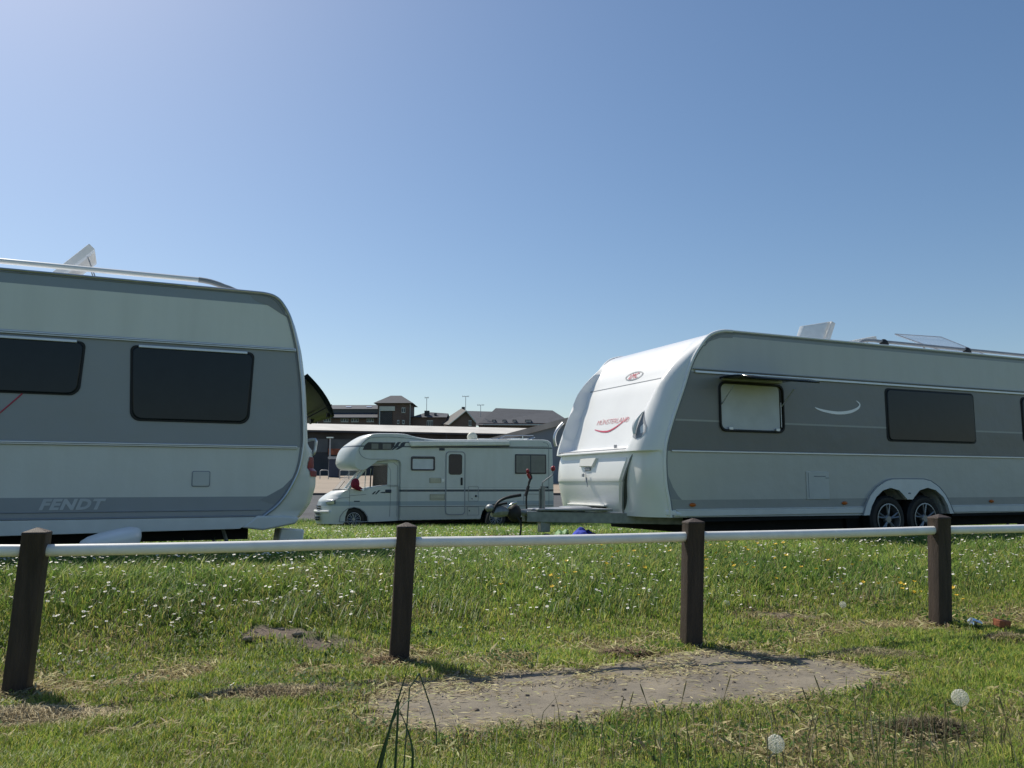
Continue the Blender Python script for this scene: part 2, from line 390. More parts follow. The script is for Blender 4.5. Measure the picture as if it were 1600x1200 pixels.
# ================================================================== caravan on the right
def caravan_right():
    root = empty('caravan', (1.85, 10.0, 0), R(24.5), 'white twin axle caravan on the right with its sunlit front and red oval badge', 'caravan')
    Wd = 2.42; L_ = 8.3
    trim = smoothpts([(.045, .56), (.02, .75), (-.022, 1.0), (-.016, 1.37), (.09, 1.70), (.272, 2.125), (.398, 2.44), (.55, 2.667), (.70, 2.812), (.885, 2.875), (1.05, 2.885)], 5)
    tz = [p[1] for p in trim]; tx = [p[0] for p in trim]
    def trimx(z): return float(np.interp(z, tz, tx))
    arch_in = [(3.22, .54), (3.27, .66), (3.36, .78), (3.49, .87), (3.64, .905), (3.80, .87), (3.90, .79), (3.95, .745), (4.05, .745), (4.10, .79), (4.20, .87), (4.36, .905), (4.52, .87), (4.66, .78), (4.74, .66), (4.78, .54)]
    outline = trim+[(L_-.9, 2.885), (L_-.5, 2.82), (L_-.2, 2.6), (L_-.03, 2.2), (L_, 1.4), (L_-.05, .9), (L_-.2, .54)]+arch_in[::-1]
    up = (.60, .595, .56); gr = (.20, .195, .19)
    pm = panel_mat('caravan_side_panel', [(0, (.56, .58, .58)), (.648, (.34, .35, .34)), (.765, (.55, .55, .51)), (1.352, gr), (1.72, (.40, .40, .38)), (1.742, (.245, .24, .24)), (2.335, up), (2.812, (.33, .35, .37))], .12)
    b = MB(); b.prism(outline, 0, .05); b.build('side_panel', pm, root)
    b = MB(); b.prism([(p[0]+.01, p[1]-.004) for p in outline], .05, Wd); b.build('body', M['roof'], root)
    # inner wheel box, chassis
    c = MB(); c.box(3.1, 4.9, .25, Wd-.25, .35, .95); c.box(.5, L_-.4, .3, Wd-.3, .35, .56); c.box(.35, 3.1, .02, .05, .5, .56); c.box(4.9, L_-.3, .02, .05, .5, .56); c.build('chassis', M['under'], root)
    # curved corner fillet of grey low down
    g = MB(); g.prism([(.05, .77), (.21, .765), (.15, .82), (.08, .92), (.02, 1.05), (-.008, 1.18), (-.014, 1.0), (.0, .88)], -.003, 0); build_each(g, 'corner_decal', M['midgrey'], root)
    g = MB(); top = [(.60, 2.70), (.70, 2.795), (.86, 2.852), (1.05, 2.865), (1.05, 2.80), (.86, 2.79), (.74, 2.75)]; g.prism(top, -.003, 0); build_each(g, 'corner_decal', M['midgrey'], root)
    # rails along side
    for (z, h, t, nm) in ((2.335, .034, .022, 'upper_rail'), (1.352, .026, .016, 'belt_rail'), (.648, .014, .014, 'lower_rail')):
        x0 = trimx(z)+.03
        q = MB()
        if z < 1: q.box(x0+.05, 3.17, -t, 0, z-h/2, z+h/2); q.box(4.86, L_-.08, -t, 0, z-h/2, z+h/2)
        else: q.box(x0+.06, L_-.08, -t, 0, z-h/2, z+h/2)
        build_each(q, nm, M['silver' if z > 1 else 'white2'], root, bevel=.006)
    q = MB(); q.box(.42, L_-.1, -.028, 0, 2.362, 2.374); q.build('rain_gutter', M['grey'], root)
    # edge trim
    for y in (-.006, Wd+.006):
        t = MB(); t.tube([(x-.006, y, z) for x, z in trim], .021, 8); t.tube([(1.05, y, 2.888), (L_-.9, y, 2.888)], .014, 8); build_each(t, 'edge_trim', M['white'], root)
    t = MB(); t.tube([(x+.032, -.004, z-(.03 if z > 2.7 else 0)) for x, z in trim], .006, 6); t.tube([(1.05, -.004, 2.862), (L_-.9, -.004, 2.862)], .006, 6); build_each(t, 'edge_seal', M['grey'], root)
    # skirt
    s_ = MB(); s_.prism([(.16, .57), (3.2, .57), (3.2, .64), (.13, .64)], -.02, .03); s_.prism([(4.84, .56), (L_-.2, .54), (L_-.1, .64), (4.84, .64)], -.02, .03); build_each(s_, 'skirt', M['white2'], root, bevel=.005)
    # ---------------- front cap
    ys = sorted(set([0, .004, .015, .03, .05, .08]+[i*.04 for i in range(3, 59)]+[Wd-.08, Wd-.05, Wd-.03, Wd-.015, Wd-.004, Wd]))
    def wcol(z): return float(np.interp(z, [1.36, 1.7, 2.3, 2.7], [.50, .40, .24, .22]))
    def fx(y, z, x=None):
        x = trimx(z) if x is None else x
        yp = min(y, Wd-y); near = y < Wd/2
        B = .27*float(1-sm(z, 2.15, 2.92))
        r = .26 if near else .16
        e = math.sqrt(max(0, 1-(1-min(yp/r, 1))**2))
        lo = float(sm(z, 1.36, 1.30))if False else (1 if z > 1.345 else 0)
        if z <= 1.345:
            B = .215; r = .5 if near else .3; e = math.sqrt(max(0, 1-(1-min(yp/r, 1))**2))
            e += .10*math.exp(-((y-.18)/.10)**2-((z-1.12)/.16)**2) if near else 0
            e -= .12*math.exp(-((y-.62)/.12)**2)*float(sm(z, 1.36, .9)) if near else 0
            return x-B*e
        w = wcol(z) if near else wcol(z)*.42+.02
        Rr = min(.19*float(sm(z, 1.37, 1.44))*float(1-sm(z, 2.4, 2.9)), B*.8)
        wall = .16 if near else .05
        rec = Rr*float(sm(yp, w-wall*.5, w+wall*.5))
        return x-B*e+rec
    rows = []
    cut = 1.345
    allp = [p for p in trim if p[1] < cut]+[(trimx(cut), cut), (trimx(cut+.012), cut+.012)]+[p for p in trim if p[1] > cut+.012]
    for (x, z) in allp: rows.append([(fx(y, z, x)-.003, y, z+.0) for y in ys])
    f = MB(); f.grid(rows)
    f.build('front_cap', M['white'], root, angle=50)
    # seam lines on the front
    q = MB(); q.tube([(fx(y, 2.30)-.002, y, 2.30) for y in np.linspace(.27, Wd-.14, 20)], .0085, 6); q.build('front_seam', M['grey'], root)
    q = MB(); q.tube([(fx(y, 1.395)-.004, y, 1.395) for y in np.linspace(.5, Wd-.2, 20)], .006, 6); q.build('front_seam', M['grey'], root)
    # locker lid
    def yn(z): return float(np.interp(z, [.60, 1.0, 1.30, 1.40], [.73, .56, .40, .36]))
    prof = smoothpts([(.10, 1.385), (.15, 1.372), (.215, 1.30), (.243, 1.15), (.258, 1.0), (.248, .98), (.246, .8), (.232, .655), (.21, .60)], 3)
    rows = []
    for dx, z in prof:
        a = yn(z); row = []
        for i in range(27):
            u = i/26; y = a+(Wd-.03-a)*u
            rnd = math.sqrt(max(0, 1-(1-min(u/.05, 1))**2)); rf = math.sqrt(max(0, 1-(1-min((1-u)/.16, 1))**2))
            row.append((trimx(z)-.10-(dx-.10)*min(1, (.55+.45*rnd))*(.45+.55*rf), y, z))
        row = [(trimx(z)-.02, a-.004, z)]+row+[(trimx(z)-.02, Wd-.028, z)]
        rows.append(row)
    f = MB(); f.grid([r[::-1] for r in rows][::-1]); lid = f.build('locker_lid', M['white'], root, angle=40)
    q = MB()
    for k in range(len(prof)-1):
        (d0, z0), (d1, z1) = prof[k], prof[k+1]
        a0, a1 = yn(z0)-.006, yn(z1)-.006; X0, X1 = trimx(z0), trimx(z1); w = .085
        e0 = max(.0, min(1, (1.42-z0)/.55))*w+.012; e1 = max(.0, min(1, (1.42-z1)/.55))*w+.012
        q.quad((X0-d0*.93, a0, z0), (X0-.15, a0-e0, z0), (X1-.15, a1-e1, z1), (X1-d1*.93, a1, z1))
    q.build('lid_seal', M['grey_dark'], lid)
    q = MB(); q.tube([(trimx(z)-dx*.95-.004, yn(z)-.012, z) for dx, z in prof], .014, 6); q.build('lid_edge_strip', M['grey'], lid)
    def lx(z): return trimx(z)-float(np.interp(z, [p[1] for p in prof][::-1], [p[0] for p in prof][::-1]))
    q = MB(); P = [(1.20, 1.30), (1.62, 1.305), (1.62, 1.195), (1.27, 1.185)]
    n = len(P); q.add([(lx(z)-.035, y, z) for y, z in P]+[(lx(z)+.02, y-(.02 if y < 1.4 else -.01), z-.012) for y, z in P], [(3, 2, 1, 0), (0, 1, 5, 4), (1, 2, 6, 5), (2, 3, 7, 6), (3, 0, 4, 7)]); q.build('lid_handle', M['white2'], lid, bevel=.006)
    q = MB(); q.box(lx(1.16)-.02, lx(1.16)+.02, 1.34, 1.48, 1.135, 1.175); q.build('lid_lock', M['grey'], lid, bevel=.004)
    q = MB(); X = lx(1.05)-.03; q.tube([(X, 1.41, 1.14), (X-.01, 1.47, 1.08)], .003, 5); q.tube([(X, 1.41, 1.14), (X-.005, 1.40, 1.03), (X, 1.405, .98)], .004, 5); q.tube([(X, 1.40, 1.04), (X, 1.37, .92)], [.012, .004], 5); q.box(X-.012, X+.004, 1.455, 1.50, 1.05, 1.09); q.build('key_ring', M['grey'], lid)
    q = MB(); q.box(lx(.67)-.05, lx(.67)+.03, 1.05, 2.05, .665, .69); q.build('lid_lip', M['white2'], lid, bevel=.008)
    q = MB(); q.box(lx(.64)-.03, lx(.64)+.05, 1.09, 2.02, .615, .664); q.build('lid_opening', M['under'], lid)
    # grab handles
    for yy, sgn in ((.27, 1), (Wd-.03, -1)):
        z0, z1 = 1.50, 1.86
        tear = [(0, z1), (.045, z1-.12), (.085, z1-.21), (.09, z0+.08), (.06, z0+.02), (0, z0), (-.05, z0+.03), (-.065, z0+.1), (-.05, z1-.2), (-.02, z1-.08)]
        if sgn == 1:
            q = MB(); tear = [(-u*1.5, z) for u, z in tear]; vs = [(fx(yy+u, z)-.008, yy+u, z) for u, z in tear]; cx = (fx(yy, 1.66)-.012, yy+.01, 1.66)
            q.add(vs+[cx], [((i+1) % 10, i, 10) for i in range(10)]); h = q.build('grab_recess', M['grey'], root)
            q = MB(); q.tube([(fx(yy, z)-.05*math.sin(PI*(z-z0)/(z1-z0))-.006, yy+.03*math.sin(PI*(z-z0)/(z1-z0)), z) for z in np.linspace(z0+.06, z1-.02, 10)], [.016, .02, .026, .03, .03, .026, .022, .016, .012, .006], 8); q.build('grab_handle', M['white'], h)
        else:
            q = MB(); q.tube([(fx(Wd-.09, z)-.02-.075*math.sin(PI*(z-z0)/(z1-z0)), yy, z) for z in np.linspace(z0, z1-.02, 10)], .022, 8); q.build('grab_handle', M['silver'], root)
    # badge
    cy, cz = 1.20, 2.42
    def surf(y, z, o=.004): return (fx(y, z)-.003-o, y, z)
    n = 40; ro = MB()
    def el(a, b): return [(a*math.cos(2*PI*i/n), b*math.sin(2*PI*i/n)) for i in range(n)]
    def ringsurf(b, A, B_, o):
        vs = [surf(cy+u, cz+v, o) for u, v in A]+[surf(cy+u, cz+v, o) for u, v in B_]
        b.add(vs, [(i, (i+1) % n, n+(i+1) % n, n+i) for i in range(n)])
    A = el(.215, .062); B_ = el(.192, .049); ringsurf(ro, A, B_, .008); badge = ro.build('oval_badge', M['grey'], root, smooth=False)
    surf_text(badge, 'lettering', 'LMC', .098, lambda u, v, w: surf(cy+.125-u*1.15, cz-.036+v*1.05, .009+w), 'lmcred', shear=.25)
    nm = surf_text(root, 'lettering', 'MÜNSTERLAND', .098, lambda u, v, w: surf(1.70-u*1.18, 1.765+v*1.0, .006+w), 'pinkred', shear=.1, space=1.0, bold=-.0018)
    sw = MB(); pts = []
    for i in range(25):
        t = i/24; u = 1.70-.80*t; v = 1.705-.045*math.sin(PI*min(1, t*1.15)) + .13*max(0, t-.45)**1.6*2.2
        pts.append((u, v, .002+.010*math.sin(PI*(.08+.84*t))))
    vs = [surf(u, v+w, .007) for u, v, w in pts]+[surf(u, v-w, .007) for u, v, w in pts]
    sw.add(vs, [(i, i+1, 26+i, 25+i) for i in range(24)]); sw.build('red_swoosh', M['lmcred'], root, smooth=False)
    q = MB(); q.box(fx(.95, 1.42)-.02, fx(.95, 1.42)+.01, .93, .96, 1.41, 1.46); q.build('front_latch', M['grey'], root)
    # ---------------- windows
    P = rr(.80, 1.605, 1.835, 2.235, .09); Q = rr(.818, 1.63, 1.765, 2.21, .07)
    Q2 = rr(.822, 1.635, 1.812, 2.205, .075)
    w = MB(); w.ring(P, Q2, -.03, .004); wf = w.build('window_frame', M['black'], root, bevel=.008)
    q = MB(); q.prism(Q, -.008, .0); q.build('blind', M['blind'], wf)
    q = MB(); q.box(1.768, 1.80, -.012, 0, 1.67, 2.17); q.build('blind_track', M['black'], wf)
    q = MB(); q.tube([(1.782, -.018, 1.68), (1.782, -.018, 2.0)], .006, 6); q.build('stay_rod', M['silver'], wf)
    q = MB()
    for k in range(2):
        pass
    # opened pane: hinged on top, swung out toward horizontal
    ang = R(83); ln = .64
    rows = []
    for i in range(9):
        t = i/8*ln; yy = -.03-math.sin(ang)*t-.03*math.sin(PI*i/8); z = 2.262-math.cos(ang)*t+.03*math.sin(PI*i/8)
        rows.append([(x, yy, z) for x in np.linspace(.80+.02*(i == 8), 1.835-.02*(i == 8), 6)])
    q = MB(); q.grid(rows); fl = q.build('open_pane', M['glass'], wf); so = fl.modifiers.new('thick', 'SOLIDIFY'); so.thickness = .022
    q = MB(); q.box(.84, 1.80, -.045, 0, 2.25, 2.285); q.build('hinge_rail', M['silver'], wf, bevel=.005)
    q = MB()
    for x in (.84, 1.80): q.tube([(x, -.012, 1.95), (x, -.25, 2.16)], .007, 6)
    for x in (.95, 1.7): q.box(x-.03, x+.03, -.045, -.02, 1.63, 1.66)
    build_each(q, 'window_stay', M['silver'], wf)
    side_window(root, rr(3.70, 1.56, 5.45, 2.268, .06), hinge=False)
    side_window(root, rr(6.56, 1.60, 7.6, 2.268, .07), hinge=False)
    # decal smile
    sp = smoothpts([(2.375, 1.962), (2.515, 1.927), (2.765, 1.904), (2.987, 1.925), (3.139, 1.978), (3.188, 2.035), (3.127, 2.083)], 4); k = len(sp)
    ws = [.004+.016*math.sin(PI*(i/(k-1))**.8) for i in range(k)]
    q = MB(); vs = []
    for i, (x, z) in enumerate(sp):
        a = Vector(sp[min(i+1, k-1)])-Vector(sp[max(i-1, 0)]); nn = Vector((-a.y, a.x)).normalized()*ws[i]
        vs += [(x+nn.x, -.004, z+nn.y), (x-nn.x, -.004, z-nn.y)]
    q.add(vs, [(2*i, 2*i+1, 2*i+3, 2*i+2) for i in range(k-1)]); q.build('curved_decal', M['silver'], root, smooth=False)
    # service hatch, lights
    q = MB(); q.prism([(2.17, .757), (2.56, .757), (2.56, 1.115), (2.17, 1.12)], -.012, 0); h = q.build('service_hatch', M['hatch'], root, bevel=.006)
    q = MB(); q.box(2.30, 2.50, -.016, -.010, 1.05, 1.062); q.box(2.50, 2.56, -.016, -.010, 1.03, 1.04); q.box(2.20, 2.205, -.016, -.01, .78, 1.1); q.build('hatch_latch', M['grey'], h)
    for x in (.36, 2.82, 5.72):
        q = MB(); q.ell((x, -.008, .705), .048, .022, .024); q.build('marker_light', M['orange'], root)
    # wheel arch fender
    outer = [(3.13, .54), (3.19, .68), (3.27, .80), (3.40, .91), (3.58, .995), (3.70, 1.02), (3.9, 1.022), (4.0, 1.022), (4.1, 1.022), (4.3, 1.02), (4.44, .995), (4.60, .91), (4.72, .80), (4.80, .68), (4.84, .60), (4.87, .54)]
    q = MB(); n = len(outer); vs = [(x, -.035, z) for x, z in outer]+[(x, -.045, z) for x, z in arch_in]+[(x, .0, z) for x, z in outer]+[(x, .10, z) for x, z in arch_in]
    fs = []
    for i in range(n-1): fs += [(i, n+i, n+i+1, i+1), (2*n+i, i, i+1, 2*n+i+1), (n+i, 3*n+i, 3*n+i+1, n+i+1)]
    q.add(vs, fs); fe = q.build('wheel_arch', M['white2'], root)
    q = MB(); q.tube([(x*1.0+(.012 if x > 4 else -.012), -.03, z+.008) for x, z in outer], .006, 6); q.build('arch_seam', M['grey'], fe)
    q = MB(); q.ell((4.0, -.04, .83), .03, .01, .012); q.build('arch_badge', M['grey'], fe)
    wheel(root, 3.655, .03, .475, .325, .19, .215, 5); wheel(root, 4.365, .03, .475, .325, .19, .215, 5)
    # far wheels
    q = MB()
    for x in (3.655, 4.365): q.lathe([(.001, Wd-.2), (.30, Wd-.2), (.325, Wd-.17), (.325, Wd-.03), (.2, Wd-.01), (.001, Wd-.01)], (x, 0, .475), 'y', 24)
    build_each(q, 'wheel', M['black'], root)
    # corner steady + jack handle
    q = MB(); q.tube([(.10, .0, .60), (.30, .03, .60)], .035, 8); q.box(-.02, .12, -.01, .1, .585, .645); q.build('front_marker_lamp', M['white'], root, bevel=.01)
    q = MB(); q.tube([(.9, .35, .52), (.75, .35, .12)], .02, 6); q.box(.68, .82, .27, .43, .10, .12); q.tube([(7.4, .35, .52), (7.5, .35, .12)], .02, 6); q.tube([(6.6, .35, .52), (6.5, .35, .12)], .02, 6); build_each(q, 'corner_steady', M['chassis'], root)
    # ---------------- drawbar
    q = MB()
    for ya in (.38, Wd-.38):
        a = Vector((.6, ya, .52)); b = Vector((-1.30, 1.21+(.05 if ya > 1.2 else -.05), .56))
        for (h0, h1) in ((-.075, .06),):
            d = (b-a).normalized(); nrm = Vector((-d.y, d.x, 0))*.028
            vs = [a+nrm+Vector((0, 0, h0)), a-nrm+Vector((0, 0, h0)), a-nrm+Vector((0, 0, h1)), a+nrm+Vector((0, 0, h1)), b+nrm+Vector((0, 0, h0)), b-nrm+Vector((0, 0, h0)), b-nrm+Vector((0, 0, h1)), b+nrm+Vector((0, 0, h1))]
            q.add(vs, [(0, 1, 2, 3), (7, 6, 5, 4), (0, 4, 5, 1), (1, 5, 6, 2), (2, 6, 7, 3), (3, 7, 4, 0)])
    dr = q.build('drawbar', M['chassis'], root, bevel=.008)
    q = MB(); pl = [(-1.2, 1.05), (-.35, .66), (-.35, 1.76), (-1.2, 1.37)]
    q.add([(x, y, .625) for x, y in pl]+[(x, y, .65) for x, y in pl], [(3, 2, 1, 0), (4, 5, 6, 7), (0, 1, 5, 4), (1, 2, 6, 5), (2, 3, 7, 6), (3, 0, 4, 7)]); q.ell((-.62, 1.15, .652), .2, .3, .03); q.build('drawbar_cover', M['grey'], dr, bevel=.01)
    q = MB(); q.tube([(-1.25, 1.21, .60), (-1.50, 1.21, .61)], .045, 10); q.tube([(-1.48, 1.21, .62), (-1.66, 1.21, .62), (-1.76, 1.21, .60)], [.05, .075, .05], 10); q.ell((-1.78, 1.21, .66), .055, .06, .05); q.build('coupling_head', M['chassis'], dr)
    q = MB(); q.ell((-1.47, 1.17, .60), .09, .09, .11); q.tube(smoothpts([(-1.76, 1.17, .60), (-1.70, 1.17, .72), (-1.58, 1.17, .785), (-1.38, 1.17, .82)], 4), [.018]*9+[.02]*4, 8); q.tube(smoothpts([(-1.84, 1.19, .48), (-1.80, 1.19, .60), (-1.70, 1.19, .69), (-1.56, 1.19, .72)], 4), .016, 8); q.build('coupling_cover', M['black'], dr)
    q = MB(); q.tube(smoothpts([(-1.60, 1.10, .66), (-1.54, 1.09, .71), (-1.47, 1.09, .73)], 4), .014, 8); q.build('coupling_latch', M['alu'], dr)
    q = MB(); q.tube([(-1.10, 1.12, .36), (-1.10, 1.12, .93)], .03, 12); q.tube([(-1.14, 1.12, .60), (-1.14, 1.12, .90)], .012, 8); q.build('jockey_tube', M['darksteel'], dr)
    q = MB(); q.box(-1.15, -1.02, 1.07, 1.17, .36, .60); q.lathe([(.001, 1.09), (.09, 1.09), (.10, 1.12), (.09, 1.15), (.001, 1.15)], (-1.05, 0, .24), 'y', 18); q.build('jockey_wheel', M['chassis'], dr, bevel=.006)
    q = MB(); q.tube(smoothpts([(-1.10, 1.12, .93), (-1.10, 1.12, .97), (-1.06, 1.10, 1.01), (-.985, 1.07, 1.07), (-.975, 1.07, 1.12)], 4), .009, 8); q.build('jockey_crank', M['darksteel'], dr)
    q = MB(); q.ell((-.975, 1.07, 1.15), .03, .03, .035); q.build('crank_knob', M['redp'], dr)
    q = MB(); q.tube(smoothpts([(-1.235, 1.3, .62), (-1.24, 1.3, .78), (-1.20, 1.3, .98), (-1.17, 1.3, 1.04), (-1.22, 1.3, 1.12)], 4), [.012]*8+[.016]*5+[.02]*4, 8); q.tube([(-1.25, 1.3, .80), (-1.21, 1.3, .93)], .022, 8); q.build('handbrake_lever', M['black'], dr)
    q = MB(); q.ell((-1.22, 1.3, 1.12), .022, .022, .03); q.tube([(-1.19, 1.3, 1.03), (-1.22, 1.3, 1.09)], .021, 8); q.build('lever_grip', M['redp'], dr)
    q = MB(); q.tube(smoothpts([(-1.50, 1.12, .58), (-1.43, 1.09, .50), (-1.42, 1.08, .40), (-1.45, 1.07, .28), (-1.47, 1.05, .16)], 5), .012, 7); q.build('breakaway_cable', M['black'], dr)
    # ---------------- roof things
    def hatch(x, y, w, d, ang, m, lift=.06, h=.06, nm='roof_hatch'):
        base = MB(); base.box(x-.03, x+w+.03, y-.03, y+d+.03, 2.885, 2.885+lift); o = base.build(nm, M['white2'], root, bevel=.01)
        rows = []
        ca, sa = math.cos(R(ang)), math.sin(R(ang))
        for i, (u, q_) in enumerate([(0, 0), (0, 1), (.06, 1.15), (.94, 1.15), (1, 1), (1, 0)]):
            row = []
            for j, (v, r_) in enumerate([(0, 0), (0, 1), (.06, 1.15), (.94, 1.15), (1, 1), (1, 0)]):
                hh = h*min(q_, r_)
                row.append((x+u*w*ca-hh*sa, y+v*d, 2.885+lift+.01+u*w*sa+hh*ca))
            rows.append(row)
        b = MB(); b.grid([r[::-1] for r in rows]); b.build('hatch_lid', M[m], o, angle=30)
        st = MB()
        for yy in (y+.05, y+d-.05): st.tube([(x+w*.8, yy, 2.885+lift), (x+w*.75*ca, yy, 2.9+lift+w*.75*sa)], .006, 6)
        build_each(st, 'hatch_stay', M['grey'], o)
        return o
    o = MB(); o.box(2.75, 3.40, .5, 1.05, 2.885, 2.93); hb = o.build('roof_hatch', M['white2'], root, bevel=.01)
    q = MB(); lo = [(2.72, .62, 2.94), (3.20, .62, 2.94), (3.50, .74, 3.35), (2.96, .74, 3.24)]; q.add(lo+[(x-.03, y+.06, z) for x, y, z in lo], [(0, 1, 2, 3), (7, 6, 5, 4), (0, 4, 5, 1), (1, 5, 6, 2), (2, 6, 7, 3), (3, 7, 4, 0)]); q.build('hatch_lid', M['frost'], hb, bevel=.02)
    q = MB(); q.add([(3.20, .60, 2.94), (3.50, .72, 3.35), (3.60, .75, 3.33), (3.31, .63, 2.94)]+[(3.19, .67, 2.94), (3.48, .80, 3.35), (3.58, .83, 3.33), (3.30, .70, 2.94)], [(3, 2, 1, 0), (4, 5, 6, 7), (0, 1, 5, 4), (1, 2, 6, 5), (2, 3, 7, 6), (3, 0, 4, 7)]); q.build('lid_rim', M['milky'], hb, bevel=.01)
    hatch(3.48, .45, .62, .5, 12, 'milky', .05, .05)
    q = MB(); rows = []
    o = MB(); o.box(5.5, 6.3, .45, 1.05, 2.885, 2.93); hb = o.build('roof_hatch', M['white2'], root, bevel=.01)
    # clear skylight hinged at its right end, tipped up to the left
    A = [(5.10, 3.235), (6.18, 3.265), (6.40, 3.02), (5.32, 2.98)]
    q = MB(); y0, y1 = .5, 1.0
    q.add([(6.40, y0, 2.97), (5.35, y0, 3.0), (5.05, y0, 3.22), (6.08, y0, 3.25)], [])
    q = MB(); q.add([(5.35, .40, 3.0), (6.36, .40, 3.0), (6.10, .95, 3.35), (5.05, .95, 3.32), (5.36, .42, 2.97), (6.34, .42, 2.97), (6.08, .97, 3.32), (5.08, .97, 3.29)], [(0, 1, 2, 3), (7, 6, 5, 4), (0, 4, 5, 1), (1, 5, 6, 2), (2, 6, 7, 3), (3, 7, 4, 0)]); q.build('hatch_lid', M['clear'], hb)
    q = MB(); q.tube([(5.35, .4, 2.99), (6.36, .4, 2.99), (6.10, .95, 3.34), (5.05, .95, 3.31), (5.35, .4, 2.99)], .007, 6); q.tube([(5.38, .6, 2.9), (5.30, .65, 3.08)], .012, 6); q.build('lid_frame', M['grey'], hb)
    q = MB(); q.ell((2.15, .6, 2.89), .17, .17, .10); q.build('roof_vent', M['white2'], root)
    q = MB(); q.tube(smoothpts([(3.38, .18, 2.89), (3.5, .18, 2.965), (3.72, .18, 2.985)], 4)+[(7.9, .18, 2.985)], .024, 10); rl = q.build('roof_rail', M['grey'], root)
    for x in (3.92, 5.66, 7.4):
        q = MB(); q.ell((x, .18, 2.95), .085, .04, .075); q.build('rail_foot', M['black'], rl)
    q = MB(); q.box(4.1, 7.9, .28, .36, 2.886, 2.925); q.build('roof_bar', M['alu'], root)
    return root
caravan_right()

